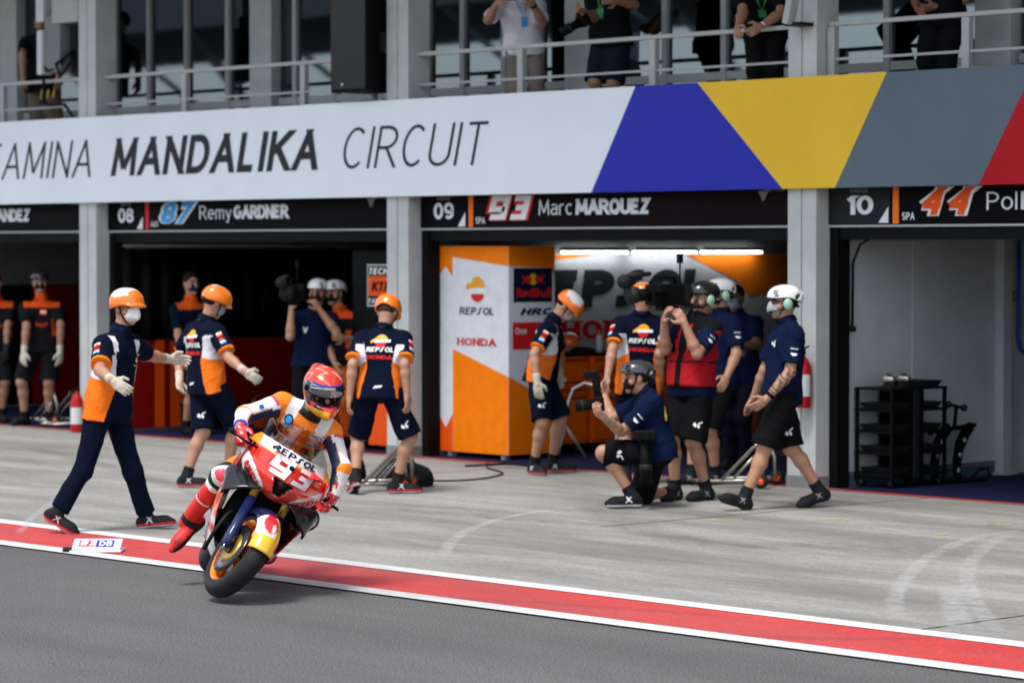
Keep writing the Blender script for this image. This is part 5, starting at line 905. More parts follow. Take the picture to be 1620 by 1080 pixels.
for x in(-.3,-.16,-.04): MB().tube([(x,-.15,.66),(x+.03,-.15,.76)],.006,6).build('cable_tie','yellow',e)
box('bracket',(.3,.12,1.3),(.42,.2,1.36),'steel',e)
e=empty('floodlight',(.2,-.16,4.08),0,'slim floodlight on a bracket at the balcony pillar','floodlight'); MB().obox((.02,-.04,.15),((1,0,-.25),(0,1,0),(.25,0,1)),(.035,.05,.17)).build('housing','steel_white',e,bevel=.006); box('bracket',(-.08,-.03,-.03),(.1,.158,.0),'dark_grey',e)
# ---------------------------------------------------------------- paddock stands
def stand(loc,rz,label,group='steel paddock stands'):
    e=empty('paddock_stand',loc,rz,label,'stand',group)
    for s in(-1,1):
        MB().tube([(-.42,s*.10,.05),(-.3,s*.16,.045),(.0,s*.19,.055),(.24,s*.19,.07)],.016,10).build('side_rail','steel',e,True)
        MB().tube([(-.1,s*.185,.06),(.2,s*.19,.36),(.23,s*.19,.37),(.27,s*.19,.25),(.28,s*.19,.07)],.016,10).build('arm','steel',e,True); MB().tube([(.0,s*.187,.06),(.19,s*.19,.27)],.011,8).build('brace','steel',e,True)
        w=MB().lathe([(-.022,.03),(-.022,.058),(-.014,.064),(.014,.064),(.022,.058),(.022,.03)],(.28,s*.235,.064),YR,20).build('wheel','rubber',e,True); MB().lathe([(-.02,0),(-.024,.015),(-.02,.045),(.02,.045),(.024,.015),(.02,0)],(.28,s*.235,.064),YR,5).build('hub','ktm_orange',w); 
        MB().tube([(.22,s*.19,.37),(.22,s*.13,.385)],.014,8).build('support_pin','chrome',e,True)
    MB().tube([(-.42,-.10,.05),(-.46,0,.05),(-.42,.10,.05)],.016,10).build('handle','steel',e,True); MB().tube([(.28,-.26,.064),(.28,.26,.064)],.009,8).build('axle','steel',e,True)
    return e
def cp(o,loc,rz,label):
    r=o.copy(); COL.objects.link(r); r.location=loc; r.rotation_euler=(0,0,rz); r['label']=label
    for c in o.children:
        d=c.copy(); COL.objects.link(d); d.parent=r
        for g in c.children: h=g.copy(); COL.objects.link(h); h.parent=d
    return r
s0=stand((-.32,-.28,0),R(25),'low steel stand with orange wheels behind the headset man by the right pillar')
cp(s0,(-2.25,-2.85,0),R(40),'low steel stand with orange wheel at the feet of the bowed crew member')
cp(s0,(-11.6,.45,0),R(60),'low steel stand on the floor behind the crew member by the left pillar'); cp(s0,(-12.35,.5,0),R(20),'low steel stand at the left edge of the far left garage')
e=empty('loop_stand',(-3.05,.45,0),R(20),'tall hoop shaped steel stand in front of the orange cabinets','stand')
MB().tube([(-.28,-.05,.02),(-.22,0,.3),(-.17,.02,.62),(-.12,.02,.74),(0,.02,.80),(.1,.02,.78),(.17,.02,.70),(.3,.02,.45),(.36,.0,.3),(.30,-.06,.02)],.02,10).build('hoop','steel',e,True)
MB().tube([(-.20,.0,.38),(-.14,.3,.08),(-.12,.32,.02)],.016,8).build('leg','steel',e,True); MB().tube([(.34,.0,.34),(.3,.3,.02)],.016,8).build('leg','steel',e,True)
for x,y in((-.28,-.05),(.3,-.06)): box('foot',(x-.05,y-.03,-.004),(x+.05,y+.03,.02),'black',e)
# bags, cables and the pit board on the ground
for j,(loc,sx,sy,sz,lab) in enumerate((((-2.42,-2.42,-.004),.30,.17,.2,'black soft bag on the ground behind the bowed crew member'),((-2.95,-2.6,-.004),.15,.13,.26,'small black sack on the ground left of the bowed crew member'))):
    e=empty('bag',loc,R(20),lab,'bag','black bags on the apron'); F=Field((-sx,-sy,0),(sx,sy,sz*1.1),.012); F.ell((0,0,sz*.25),((1,0,0),(0,1,0),(0,0,1)),(sx,sy,sz*.8),0,cut=lambda a,b,q,sz=sz:-q-sz*.25,ex=2.6); V,Q=F.mesh(wrinkle(j+40,.012,1.3)); mkmesh('body',V,Q,'cloth',e,np.tile((.012,.012,.014),(len(V),1))); MB().tube([(-sx*.5,0,sz*.85),(-sx*.3,.02,sz*1.15),(sx*.3,.02,sz*1.15),(sx*.5,0,sz*.85)],.012,6).build('handle','black',e,True)
def cable(pts,r,m,lab):
    p=smooth([q[:2] for q in pts],6); o=MB().tube([(x,y,r-.004) for x,y in p],r,8).build('power_cable',m,None,True); tag(o,lab,'cable'); return o
cable([(-2.75,-2.2),(-2.62,-2.05),(-2.4,-1.6),(-2.75,-.9),(-3.4,-.5),(-3.9,-.05)],.008,'black','thin black cable running from the bowed crew member to the corner panel')
cable([(-3.72,-.5),(-3.67,-.25),(-3.62,-.02),(-3.3,-.02),(-2.9,.2)],.01,'black','short black cable with a plug at the foot of the corner panel')
e=empty('pit_board',(.56,-7.78,0),0,'white pit board lying propped open on the red strip','pit board')
b_=Vector((.679,.734,0)); n_=Vector((.25,-.235,.93)).normalized(); n_=(n_-b_*n_.dot(b_)).normalized(); a_=n_.cross(b_); pc=Vector((0,0,.045))
MB().obox((0,0,.006),(b_,Vector((-.734,.679,0)),(0,0,1)),(.18,.12,.006)).build('base_board','panel_white',e,bevel=.003)
MB().obox(pc,(b_,a_,n_),(.17,.085,.005)).build('cover_board','wall_print',e,bevel=.003)
for (x,hx,hy,m) in((-.07,.055,.042,'red'),(.055,.06,.05,'ban_blue')): MB().obox(pc+b_*x+n_*.006,(b_,a_,n_),(hx,hy,.001)).build('print',m,e)
text('pq',pc+b_*-.115-a_*.03+n_*.008,b_,a_,.06,'white',e,weight=.26,shear=.2,width=.09); text('DB',pc+b_*.02-a_*.04+n_*.008,b_,a_,.075,'panel_white',e,weight=.2,width=.08)
MB().obox(pc-b_*.2-a_*.08,(b_,a_,n_),(.03,.02,.008)).build('grip','dark_grey',e)
# ---------------------------------------------------------------- cameras held in hands
def frame(d,up=(0,0,1)):
    d=Vector(d).normalized(); r=d.cross(Vector(up)).normalized(); return d,r,r.cross(d)
TOC=Vector((.734,-.679,0)); IR=Vector((.679,.734,0))
def shoulder_cam(c,d,label,sc=.92):
    e=empty('video_camera',c,0,label,'camera'); e.scale=(sc,sc,sc); d,r,u=frame(d); o=Vector((0,0,0))
    MB().obox(o-d*.03,(d,r,u),(.19,.06,.095)).build('body','black',e,bevel=.012); MB().tube([o+d*.16,o+d*.3],[.055,.062],16).build('lens','black',e,True); MB().tube([o+d*.3,o+d*.37],[.075,.085],16).build('lens_hood','dark_grey',e,True)
    MB().tube([o-d*.16+u*.1,o-d*.12+u*.16,o+d*.1+u*.16,o+d*.15+u*.1],.014,8).build('top_handle','black',e,True); MB().obox(o+d*.08-r*.11+u*.06,(d,r,u),(.07,.045,.04)).build('viewfinder','black',e,bevel=.008)
    MB().tube([o+d*.12+u*.19+r*.03,o+d*.36+u*.17+r*.03],[.02,.03],10).build('microphone','rubber',e,True); F=Field((-.09,-.09,-.09),(.09,.09,.09),.01); F.ell((0,0,0),((1,0,0),(0,1,0),(0,0,1)),(.065,.065,.065),0); V,Q=F.mesh(wrinkle(3,.004,3)); mkmesh('wind_muff',V+np.array(o+d*.40+u*.12+r*.05),Q,'cloth',e,np.tile((.02,.02,.022),(len(V),1)))
    MB().obox(o-d*.27,(d,r,u),(.06,.055,.085)).build('battery','dark_grey',e,bevel=.008); MB().tube([o-d*.2+u*.09,o-d*.2+u*.36],.008,6).build('antenna','black',e); MB().obox(o-d*.2+u*.33,(d,r,u),(.022,.022,.045)).build('transmitter','black',e); MB().obox(o-d*.05-u*.12,(d,r,u),(.1,.05,.022)).build('shoulder_pad','black',e,bevel=.008)
shoulder_cam((-6.50,-.40,1.645),TOC*1+IR*-.15,'shoulder video camera of the cameraman in the white helmet')
shoulder_cam((.36,-1.95,1.72),TOC*.6-IR*.85,'large television camera with muffed microphone on the red vest shoulder')
def photo_cam(c,d,label,ln=.14,flash=False,up=(0,0,1),sc=1.2):
    e=empty('photo_camera',c,0,label,'camera'); e.scale=(sc,sc,sc); d,r,u=frame(d,up); o=Vector((0,0,0))
    MB().obox(o,(d,r,u),(.035,.072,.05)).build('body','black',e,bevel=.012); MB().obox(o+u*.06,(d,r,u),(.03,.03,.018)).build('prism_hump','black',e,bevel=.008); MB().tube([o+d*.03,o+d*(.03+ln*.5),o+d*(.03+ln)],[.036,.036,.043],16).build('lens','black',e,True); MB().tube([o+d*(.03+ln*.55),o+d*(.03+ln*.7)],.0445,16).build('focus_ring','dark_grey',e,True)
    if flash: MB().obox(o+u*.14,(d,r,u),(.028,.036,.06)).build('flash_gun','black',e,bevel=.008); MB().obox(o+u*.2+d*.03,(d,r,u),(.05,.038,.026)).build('flash_head','black',e,bevel=.006)
    return e
photo_cam((.37,-2.70,.84),-IR*.95-Vector((0,0,.12)),'black camera with flash raised by the kneeling photographer',.13,True)
photo_cam((.82,-2.62,.60),(0.03,0,-1),'second camera with long grey lens hanging at the kneeling photographer\'s hip',.30,up=TOC)
photo_cam((-2.97,.36,4.30),-IR*.8+TOC*.3-Vector((0,0,.45)),'camera with long lens held by the balcony photographer',.18)
e=empty('mobile_phone',(-4.09,.42,4.60),0,'phone held up by the man in the white shirt on the balcony','phone'); MB().obox((0,0,0),(IR,TOC,(0,0,1)),(.075,.004,.037)).build('body','black',e,bevel=.004); MB().obox(TOC*-.0045,(IR,TOC,(0,0,1)),(.07,.0006,.033)).build('display','black_gloss',e)
# ---------------------------------------------------------------- racing motorcycle (x forward, y left, z up)
def smat(V,fn): return np.array([fn(*p) for p in V],float)
def lerp(x,xs,ys): return float(np.interp(x,xs,ys))
def motorcycle(e,pal,steer,detail=True):
    ax=Vector((-.407,0,.9135)).normalized(); S0=Vector((.45,0,.92)); RM=Matrix.Rotation(R(steer),3,ax)
    def st(mb): mb.v=[tuple(S0+RM@(Vector(p)-S0)) for p in mb.v]; return mb
    C1,C2,C3,C4=pal['main'],pal['white'],pal['top'],pal['side']
    # wheels
    def wheel(x,z,rt,w,rim,name):
        def P_(m): return st(m) if name=='front' else m
        prof=[(w*math.sin(R(a)),rt-w+w*math.cos(R(a))) for a in range(-112,113,14)]
        t=P_(MB().lathe(prof,(x,0,z),(0,1,0),56)).build(name+'_tyre','tyre',e,True)
        ri=rt-w*1.45; mb=MB().lathe([(-w*.88,ri+.012),(-w*.8,ri-.006),(-w*.5,ri-.02),(w*.5,ri-.02),(w*.8,ri-.006),(w*.88,ri+.012)],(x,0,z),(0,1,0),48)
        r_=P_(mb).build(name+'_rim',rim,e,True)
        for k in range(5):
            a=R(72*k+20); d=Vector((math.cos(a),0,math.sin(a))); n=Vector((-d.z,0,d.x))
            for s in(-1,1): m=MB().tube([Vector((x,0,z))+d*.035,Vector((x,0,z))+d*ri*.6+n*s*.018,Vector((x,0,z))+d*(ri-.012)+n*s*.04],[.016,.012,.011],6); P_(m).build('spoke',rim,r_,True)
        P_(MB().tube([(x,-.07,z),(x,.07,z)],.035,14)).build('hub','dark_grey',r_,True)
        for s in((-1,1) if name=='front' else (1,)): P_(MB().lathe([(-.003,.095),(-.003,.166 if name=='front' else .11),(.003,.166 if name=='front' else .11),(.003,.095),(-.003,.095)],(x,s*.066,z),(0,1,0),40)).build('brake_disc','carbon',r_,True); P_(MB().lathe([(-.005,.04),(-.005,.1),(.005,.1),(.005,.04)],(x,s*.066,z),(0,1,0),20)).build('disc_carrier','gold',r_,True)
        return t
    wheel(.72,.30,.30,.062,pal['rim'],'front'); wheel(-.71,.32,.32,.098,pal['rim'],'rear')
    up=ax
    for s in(-1,1):
        b=Vector((.72,s*.112,.30)); fk=st(MB().tube([b-up*.03,b+up*.06,b+up*.34],[.026,.033,.031],14)).build('fork_leg',pal['fork'],e,True)
        st(MB().tube([b+up*.33,b+up*.74],.026,12)).build('fork_tube','gold',fk,True); st(MB().obox(b+Vector((-.11,-s*.03,.05)),((1,0,.4),(0,1,0),(-.4,0,1)),(.035,.03,.06))).build('brake_caliper','black',fk,bevel=.008); st(MB().tube([b-up*.02-Vector((0,s*.03,0)),b-up*.02+Vector((0,s*.02,0))],.022,12)).build('axle_nut','steel',fk,True)
        hb=[(.42,s*.10,.895),(.40,s*.18,.885),(.372,s*.24,.875)]; bar=st(MB().tube(hb,.012,10)).build('handlebar','dark_grey',e,True); st(MB().tube([(.376,s*.235,.876),(.342,s*.40,.858)],.017,12)).build('grip','rubber',bar,True); st(MB().tube([(.42,s*.2,.875),(.47,s*.29,.862),(.44,s*.40,.855)],.007,8)).build('lever','black',bar,True); st(MB().tube([(.342,s*.40,.858),(.43,s*.435,.862),(.48,s*.42,.86)],.009,8)).build('lever_guard','black',bar,True)
        MB().tube([(-.18,s*.13,.42),(-.24,s*.22,.40)],.013,8).build('foot_peg','dark_grey',e,True)
        sw=MB().obox((-.44,s*.125,.37),((1,0,.14*1),(0,1,0),(-.14,0,1)),(.30,.022,.055)).build('swingarm','carbon',e,bevel=.012)
    # front mudguard
    V=[];Fq=[];cols=[]; nt_,nf=44,30
    for i in range(nt_+1):
        th=18+118*i/nt_; er=Vector((math.cos(R(th)),0,math.sin(R(th)))); 
        for j in range(nf+1):
            ph=-86+172*j/nf; ro=.080; p=Vector((.72,0,.30))+er*(.240+ro*math.cos(R(ph)))+Vector((0,ro*math.sin(R(ph)),0)); V.append(p)
            b1=((th-56)/15)**2+((ph+14)/34)**2<1 and not ((th-50)/6)**2+((ph+2)/9)**2<1; b2=((th-36)/11)**2+((ph-60)/20)**2<1
            cols.append(pal['mud3'] if (b1 or b2) else pal['mud2'] if (th<38 or (th<74 and ph>14)) else C2 if th<70 else pal['mud'])
    Fq=[(i*(nf+1)+j,(i+1)*(nf+1)+j,(i+1)*(nf+1)+j+1,i*(nf+1)+j+1) for i in range(nt_) for j in range(nf)]
    m=MB().add(V,Fq); st(m).build('mudguard','bodywork',e,True,thick=.004,cols=cols)
    # nose cowl
    zs=[.675+.31*i/44 for i in range(45)]; ns=72; rows=[]; cols=[]
    for z in zs:
        hw=lerp(z,[.675,.70,.74,.79,.85,.90,.94,.985],[.09,.165,.232,.275,.302,.298,.28,.235]); x0=lerp(z,[.675,.72,.78,.85,.92,.985],[.70,.765,.80,.775,.705,.60]); dr=lerp(z,[.675,.78,.87,.985],[.17,.34,.40,.33]); row=[]
        for j in range(ns+1):
            s=-1+2*j/ns; y=s*hw; x=x0-dr*abs(s)**1.75; w=.064*lerp(z,[.705,.80],[.38,1]); inn=.708<z<.802 and abs(y)<w
            row.append((x-(.09 if inn else 0),y,z)); wz=.722+(abs(y)-.095)*.82
            c=(.004,.004,.004) if inn else C2 if (z<wz and abs(y)>.095) else C2 if z>.935-abs(y)*.05 and abs(y)<.22 else C3 if z>.92 else C1
            cols.append(c)
        rows.append(row)
    cowl=MB().grid([r_[::-1] for r_ in rows]); cols=[c for i in range(len(zs)) for c in cols[i*(ns+1):(i+1)*(ns+1)][::-1]]
    cw=cowl.build('nose_cowl','bodywork',e,True,cols=cols); 
    rows=[]
    for i in range(15):
        t=i/14; z=.985+.155*t; hw=.235-.12*t**1.4; x0=.60-.33*t**.85; dr=.33-.13*t; rows.append([(x0-dr*abs(s)**1.8-.0,s*hw,z-.02*abs(s)*t) for s in [-1+2*j/24 for j in range(25)]][::-1])
    MB().grid(rows).build('windscreen','screen_glass',e,True,thick=.003)
    # side fairings with belly pan
    stn=[(.47,[(.262,.925),(.285,.84),(.285,.70),(.262,.55),(.225,.40),(.165,.28),(.09,.20),(0,.185)]),(.25,[(.25,.92),(.285,.80),(.292,.66),(.27,.48),(.225,.33),(.16,.21),(.08,.15),(0,.14)]),(0,[(.2,.86),(.25,.76),(.265,.62),(.25,.46),(.21,.31),(.15,.20),(.08,.145),(0,.135)]),(-.2,[(.16,.80),(.21,.7),(.235,.58),(.225,.44),(.19,.31),(.14,.21),(.08,.16),(0,.15)]),(-.38,[(.13,.72),(.17,.64),(.2,.54),(.19,.43),(.165,.33),(.12,.25),(.07,.21),(0,.2)])]
    rows=[];cols=[]
    for x,q in stn:
        full=[(y,z) for y,z in q]+[(-y,z) for y,z in q[:-1][::-1]]; r_=[]
        for i,(y,z) in enumerate(full):
            back=.20*max(0,(.6-z)/.45)**1.2 if x>.4 else 0; r_.append((x-back,y,z))
        rows.append(r_)
    def dens(rows,n):   # refine between stations and along the section
        A_=np.array(rows); k=A_.shape[0]; T=np.linspace(0,k-1,n); o=np.stack([np.stack([np.interp(T,np.arange(k),A_[:,j,c]) for c in range(3)],1) for j in range(A_.shape[1])],1); m_=o.shape[1]; T2=np.linspace(0,m_-1,(m_-1)*4+1)
        return np.stack([np.stack([np.interp(T2,np.arange(m_),o[i,:,c]) for c in range(3)],1) for i in range(n)],0)
    G_=dens(rows,30); sm=G_.copy()
    for _ in range(3): sm[:,1:-1]=(sm[:,:-2]+2*sm[:,1:-1]+sm[:,2:])/4
    G_=sm
    for i in range(G_.shape[0]):
        for j in range(G_.shape[1]):
            x,y,z=G_[i,j]; c=C1
            if z<.31 and x>.12: c=C2
            elif x<.30-.5*(z-.5) and z>.42: c=C4 if x>-.1 else C3
            elif .36<z<.40: c=C2
            cols.append(c)
    MB().grid([[tuple(p) for p in r_] for r_ in G_]).build('side_fairing','bodywork',e,True,thick=.006,cols=cols)
    # winglets
    for s in(-1,1):
        le=[(.68,.09,.705),(.67,.16,.675),(.65,.225,.63),(.62,.275,.585),(.595,.295,.56),(.585,.275,.545)]; te=[(.50,.12,.735),(.49,.18,.752),(.475,.245,.757),(.46,.295,.745),(.455,.325,.70),(.47,.315,.64)]; rows=[]
        for t_ in(0,.33,.67,1): rows.append([(a[0]+(b[0]-a[0])*t_,s*(a[1]+(b[1]-a[1])*t_),a[2]+(b[2]-a[2])*t_+.02*math.sin(math.pi*t_)) for a,b in zip(le,te)])
        if s<0: rows=[r_[::-1] for r_ in rows]
        MB().grid(rows).build('winglet','carbon',e,True,thick=.012,sub=2)
    # tank, seat, tail, engine
    I3=((1,0,0),(0,1,0),(0,0,1))
    F=Field((-.95,-.3,.6),(.5,.3,1.15),.012); F.ell((.12,0,.86),I3,(.3,.2,.14),.06); F.ell((-.12,0,.83),I3,(.22,.13,.11),.06); V,Q=F.mesh(); c=np.tile(C3,(len(V),1)).astype(float); c[V[:,0]>.1]=C1; mkmesh('fuel_tank',V,Q,'bodywork',e,c)
    F=Field((-.95,-.2,.7),(-.15,.2,1.15),.012); F.ell((-.34,0,.83),I3,(.2,.13,.05),.05); F.ell((-.62,0,.94),((.97,0,-.22),(0,1,0),(.22,0,.97)),(.28,.11,.075),.08); F.cone((-.6,0,.95),(-.86,0,1.02),.07,.035,.05); V,Q=F.mesh(); c=np.tile(C3,(len(V),1)).astype(float); c[(V[:,0]>-.52)&(V[:,2]>.82)]=(.01,.01,.01); c[V[:,0]<-.75]=C2; mkmesh('seat_unit',V,Q,'bodywork',e,c)
    F=Field((-.4,-.22,.2),(.45,.22,.85),.014); F.ell((.05,0,.45),I3,(.26,.17,.2),.05,ex=4); F.ell((.2,0,.62),((.8,0,.6),(0,1,0),(-.6,0,.8)),(.14,.14,.2),.04,ex=4); F.ell((-.15,0,.5),I3,(.16,.12,.2),.05,ex=4); V,Q=F.mesh(); mkmesh('engine',V,Q,'shoe',e,np.tile((.012,.012,.013),(len(V),1)))
    MB().box((.36,-.19,.38),(.40,.19,.70)).build('radiator','black',e,bevel=.01); MB().tube([(.1,-.1,.25),(-.2,-.15,.25),(-.42,-.19,.42),(-.62,-.2,.55)],[.03,.035,.045,.05],12).build('exhaust','steel',e,True)
    MB().tube([(.30,-.1,.55),(.45,-.17,.45),(.5,-.19,.32),(.42,-.18,.2)],.012,8).build('hose','rubber',e,True); MB().tube([(.30,.1,.6),(.47,.16,.5),(.5,.18,.36),(.40,.16,.22)],.012,8).build('hose','rubber',e,True)
    MB().obox((.40,0,.93),((1,0,0),(0,1,0),(0,0,1)),(.06,.12,.012)).build('top_yoke','black',e,bevel=.006)
    return cw
palH=dict(main=(.66,.03,.015),white=(.78,.78,.78),top=(.85,.36,.02),side=(.75,.16,.01),rim='orange_rim',fork='navy_gloss',mud=(.008,.014,.06),mud2=(.85,.48,.01),mud3=(.68,.02,.03))
palK=dict(main=(.85,.08,.006),white=(.7,.7,.7),top=(.01,.01,.012),side=(.01,.01,.012),rim='black',fork='black',mud=(.8,.08,.006),mud2=(.01,.01,.012),mud3=(.8,.08,.006))
mk('orange_rim',(.90,.22,.01),.28,coat=.5); mk('navy_gloss',(.008,.018,.085),.3,coat=.5)
bike=empty('racing_motorcycle',(2.854,-8.529,.012),R(-34.765),'red, white and orange racing motorcycle number 93 leaning over on the white line','motorcycle'); bike.rotation_euler=(R(-31),0,R(-34.765))
cw=motorcycle(bike,palH,16)
N_=(1,0,0)
decal(dtext('pq',.125,width=.25,weight=.34,shear=.18,gap=.10),cw,(.9,.0,.815),(0,1,0),Z,N_,'red',bike,'number',.004); decal(dtext('pq',.116,width=.238,weight=.23,shear=.18,gap=.18),cw,(.9,.0,.8185),(0,1,0),Z,N_,'white',bike,'number',.009)
decal(dtext('REP~OL',.036,width=.29,weight=.2,shear=.1,gap=.12),cw,(.9,0,.943),(0,1,0),Z,N_,'navy',bike,'lettering',.005)
for s,u in((1,(0,.83,.55)),(-1,(0,.83,-.55))):
    w=Vector(N_).cross(Vector(u)); decal(dtext('HONDA',.034,width=.165,weight=.2,gap=.12,serif=True),cw,Vector((.9,s*.195,.755))-w*.02,u,w,N_,'red',bike,'lettering',.005)
decal(dtext('HRC',.028,width=.085,weight=.26,shear=.25,gap=.1),cw,Vector((.9,-.225,.735)),(0,.83,-.55),Vector(N_).cross(Vector((0,.83,-.55))),N_,'navy',bike,'lettering',.005)
decal(ddisc(0,0,.018,.014),cw,(.9,.0,.90),(0,1,0),Z,N_,'black',bike,'onboard_camera',.014)
kb=empty('racing_motorcycle',(-11.15,.95,.03),R(-62),'orange and black racing motorcycle parked in the far left garage','motorcycle'); ck=motorcycle(kb,palK,0)
decal(ddisc(0,0,.12,.10),ck,(.9,.0,.85),(0,1,0),Z,N_,'white',kb,'number_plate',.004)
# ---------------------------------------------------------------- the rider
RP=PJ['rider']; RJ=RP[3]; RA={q:np.array(v) for q,v in RJ.items()}
SO,SW,SN,SR=(.85,.22,.012),(.74,.73,.72),(.007,.012,.05),(.62,.025,.03)
RT=Torso(RJ)
def suit_top(t,x,y,q,at,side,V):
    C=np.tile(np.array(SO),(len(V),1)); tor=at<0
    C[tor&(t<.62)]=SW; C[tor&(t<.60)&(np.abs(x)>.04)&(np.abs(x)<.11)&(t>.3)]=SR; C[tor&(t<.42)&(np.abs(x)<.13)]=SW; C[tor&(np.abs(x)>.14)&(t>.2)&(t<.72)]=SN; C[tor&(y<0)]=SO; C[tor&(t>.80)&(np.abs(x)>.09)&(np.abs(x)<.14)]=SW
    C[(t>1.0)&(np.abs(x)<.075)]=(.012,.012,.014); C[(t>.93)&(np.abs(x)>=.075)&(at<.3)]=SW; C[(t>.9)&(np.abs(x)>=.15)&(at<.3)]=SO
    for s in 'RL':
        sg=1 if s=='R' else -1
        for a,b,base in((RA[s,'shoulder'],RA[s,'elbow'],0),(RA[s,'elbow'],RA[s,'wrist'],1)):
            v=b-a; d=nz(v); m=(side==sg)&((at<1) if base==0 else (at>=1)); tt=((V-a)@v)/(v@v); p=V-a-np.clip(tt,0,1)[:,None]*v
            out=nz(RT.rm*sg-d*(RT.rm@d)*sg); up_=np.cross(d,out); up_=up_ if up_[2]>0 else -up_; w=(p@out); z=(p@up_)
            C[m]=SO; C[m&((w+z*.9)>.018)]=SW; C[m&((w+z*.4)<-.012)]=SN
            if base==0: C[m&(tt<.42)&((w+z)>.0)]=SW; C[m&(tt<.30)&(tt>.05)&((w+z)>.028)]=(.70,.06,.10)
            else: C[m&(tt>.80)]=SW; C[m&(tt>.86)]=(.10,.08,.45); C[m&(tt<.12)&((w+z*.9)>.01)]=SO
    return C
def suit_legs(V,A):
    C=np.tile(np.array(SW),(len(V),1))
    for s in 'RL':
        t1,d1=seg(V,RA[s,'hip'],RA[s,'knee']); t2,d2=seg(V,RA[s,'knee'],RA[s,'ankle']); m=(d1<d2)
        C[m&(d1<.13)&(np.sin(V@np.array((30,22,12.)))>.35)]=SO; k_=np.linalg.norm(V-RA[s,'knee'],axis=1); C[k_<.105]=(.012,.012,.014); C[(k_<.1)&((V-RA[s,'knee'])@nz(np.array((.74,-.66,.1)))>.045)]=SW; C[(k_<.1)&((V-RA[s,'knee'])@nz(np.array((.74,-.66,.1)))>.072)]=(.75,.08,.12)
        C[(~m)&(t2>.16)&(t2<.24)&(d2<.13)]=(.72,.72,.72); C[(~m)&(t2>.24)&(d2<.13)]=SR
    return C
def boot_cols(V,a,b,ff,fu,fr,up,zz,C):
    px=(V-b)@ff; hz=(V-a)@up; C[(hz>-.01)&(hz<.035)]=(.012,.012,.014); C[(hz>.19)&(hz<.20)]=(.72,.70,.70); C[(zz<.03)]=(.012,.012,.013); C[(px>.12)&(np.abs((V-b)@fr)>.034)&(zz>.03)]=(.30,.02,.02); return C
rider=empty('person',RP[1],0,'racing rider in orange suit and red helmet leaning with one leg dangling','person')
S=dict(shirt=suit_top,bottom=suit_legs,leg=1.5,sleeve=2,topmat='leather',top='racing_suit',suit=True,gloves=(.60,.03,.03),hair=False,shoe=(.68,.03,.025),sole=(.015,.015,.015),sock=.30,sockr=.062,sockc=(.66,.03,.025),shoename='boot',mask=(.012,.012,.014),seed=33,h=.007,wr=.006,collar=.5,curl=1.0,hem=-.1,belly=.0,shoef=boot_cols,
 glovef=lambda V,A,s:np.where(((np.sin(V@np.array((160.,40,150)))+np.sin(V@np.array((-60,170.,90))))>1.25)[:,None],np.array((.72,.6,.6)),np.array((.58,.025,.03))))
ro=person(RJ,RP[2],rider,S)
c,f,u_,r_=head_frame(RJ); F=Field(c-.24,c+.26,.006)
F.ell(c+u_*.018-f*.008,(r_,f,u_),(.122,.150,.132),0,ex=2.15); F.ell(c-u_*.07+f*.045,(r_,f,u_),(.098,.112,.075),.04); F.cone(c-u_*.085+f*.125,c-u_*.10+f*.15,.05,.03,.04); F.ell(c+u_*.09-f*.13,(r_,f,u_),(.05,.06,.03),.03)
F.ell(c+u_*.004+f*.15,(r_,f,u_),(.098,.10,.052),.012,'c',ex=3); F.ell(c-u_*.01,(r_,f,u_),(.088,.108,.112),.004,'c')
F.cone(c-u_*.05,c-u_*.25,.075,.085,.01,'c')
V,Q=F.mesh(); p=V-c; X,Y_,Zz=p@r_,p@f,p@u_; C=np.tile((.66,.045,.018),(len(V),1)).astype(float)
n=np.sin(V@np.array((60,35,48.))+1.8*np.sin(V@np.array((-38,62,30.)))); C[(n>.8)&(Zz>.05)]=(.78,.30,.2); lowr=(Zz<.052+.1*(np.abs(Y_-.03)<.09)*0)&(Zz>-.2); C[lowr]=(.012,.014,.03); C[lowr&(n>-.1)&(Zz<-.0)]=(.70,.035,.05); C[lowr&(Y_>.05)&(Zz<-.065)]=(.85,.42,.015); C[lowr&(Y_>.05)&(Zz<-.05)&(X<-.0)&(n>.0)]=(.72,.05,.04); C[(np.abs(X)>.06)&(Zz>-.035)&(Zz<.075)&(Y_>.0)]=(.012,.013,.016)
inn=np.sqrt((X/.09)**2+(Y_/.11)**2+((Zz+.01)/.115)**2); C[inn<1.1]=(.01,.01,.01); mkmesh('helmet',V,Q,'shell',rider,C)
rows=[]
for i in range(13):
    el=R(-1+31*i/12); rows.append([tuple(c+u_*.018-f*.008+(r_*math.sin(R(a))*.1275*math.cos(el)+f*math.cos(R(a))*.158*math.cos(el)+u_*math.sin(el)*.142)) for a in [66-132*j/24 for j in range(25)]])
vis=MB().grid(rows).build('visor','visor_glass',rider,True,thick=.003)
rows=[[tuple(c+u_*.018-f*.008+(r_*math.sin(R(a))*.129*math.cos(R(el))+f*math.cos(R(a))*.160*math.cos(R(el))+u_*math.sin(R(el))*.144)) for a in [60-120*j/20 for j in range(21)]] for el in(25.5,30)]; MB().grid(rows).build('visor_strip','ban_blue',vis,True,thick=.001)
MB().tube([tuple(c+u_*.018-f*.008+(r_*math.sin(R(a))*.1285*math.cos(R(-1))+f*math.cos(R(a))*.159*math.cos(R(-1))+u_*math.sin(R(-1))*.142)) for a in range(-66,67,6)],.0035,6).build('visor_edge','black',vis,True)
for s in(-1,1): MB().lathe([(0,0),(0,.02),(.008,.018),(.008,0)],c+r_*s*.119+f*.02+u_*.03,tuple(r_*s),14).build('visor_pivot','black',rider,True)
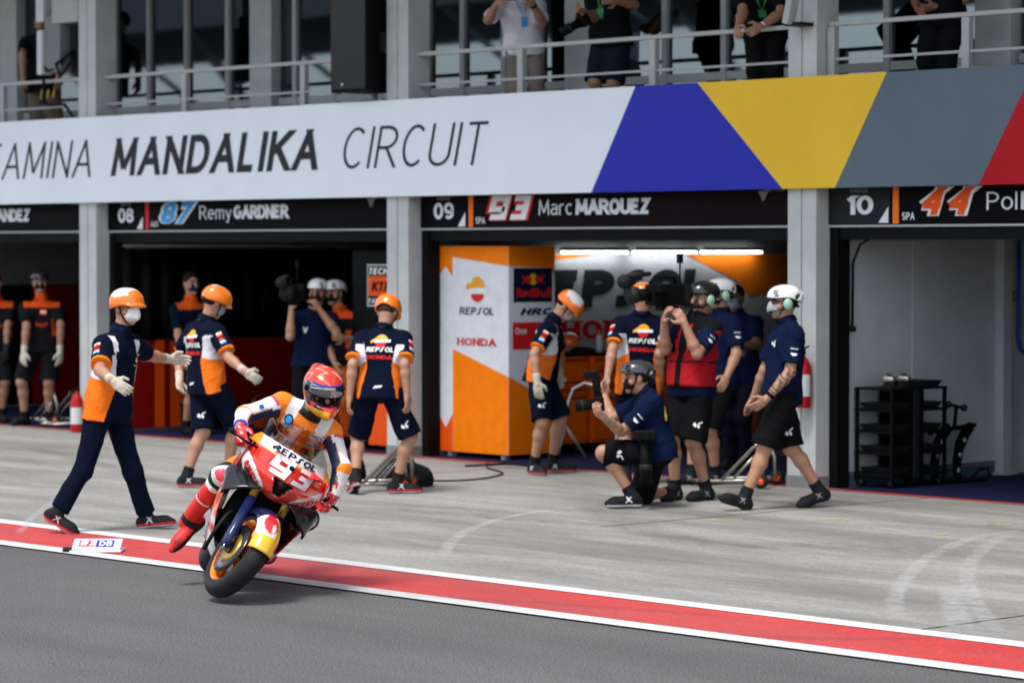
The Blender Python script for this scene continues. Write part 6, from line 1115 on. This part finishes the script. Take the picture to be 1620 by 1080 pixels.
# patches on the suit
n=V3(RT.fm); w=V3(RT.u); u=w.cross(n); base=V3(RT.p)+n*.1
def chest(g,x,t,m,name='logo',l=.005): decal(g,ro['shirt'],base+w*(RT.L*t)+u*x,u,w,n,m,rider,name,l)
chest(dtext('REP~OL',.058,width=.30,weight=.26,shear=.1),.0,.60,'navy','lettering'); chest(ddisc(0,0,.03,.03),-.10,.90,'navy'); chest(ddisc(0,0,.022,.022),-.10,.90,'sky_blue','logo',.007); chest(dpoly([(-.04,-.022),(.04,-.022),(.04,.022),(-.04,.022)],4,3),-.095,.77,'navy'); chest(ddisc(0,0,.014,.014),-.095,.77,'yellow','logo',.007); chest(dpoly([(-.03,-.012),(.03,-.012),(.03,.004),(-.03,.004)],4,2),-.095,.77,'red','logo',.008)
chest(dpoly([(-.045,-.012),(.045,-.012),(.045,.012),(-.045,.012)],4,2),-.07,.70,'white'); chest(dpoly([(-.03,-.018),(.03,-.018),(.02,.018),(-.02,.018)],4,2),.03,.80,'red'); chest(dpoly([(-.045,-.016),(.045,-.016),(.045,.016),(-.045,.016)],4,2),.11,.88,'white'); chest(dtext('REP~OL',.016,width=.08,weight=.22),.11,.875,'navy','lettering',.008); chest(dpoly([(-.045,-.016),(.045,-.016),(.045,.016),(-.045,.016)],4,2),.11,.77,'white'); chest(dtext('SHOEI',.018,width=.08,weight=.22),.11,.757,'navy','lettering',.008); chest(dtext('HRC',.022,width=.085,weight=.26,shear=.25),.10,.66,'red','lettering')
def arm_patch(s,a,b,t,g,m,l=.005):
    A0,B0=V3(RJ[s,a]),V3(RJ[s,b]); d=(B0-A0).normalized(); n=Vector((.74,-.66,.35)); n=(n-d*n.dot(d)).normalized(); uu=d if d.dot(IR)>0 else -d; ww=n.cross(uu); decal(g,ro['shirt'],A0+(B0-A0)*t+n*.06,uu,ww,n,m,rider,'logo',l)
arm_patch('R','shoulder','elbow',.62,dpoly([(-.03,-.02),(.03,-.02),(.03,.02),(-.03,.02)],4,3),'white'); arm_patch('R','shoulder','elbow',.66,dpoly([(-.02,-.015),(.012,-.015),(.015,.012),(-.015,.012)],4,3),'blue',.008); arm_patch('L','elbow','wrist',.4,dtext('REP',.018,width=.05,weight=.22),'navy'); arm_patch('L','elbow','wrist',.55,dpoly([(-.02,-.01),(.02,-.01),(.02,.0),(-.02,.0)],4,1),'red')
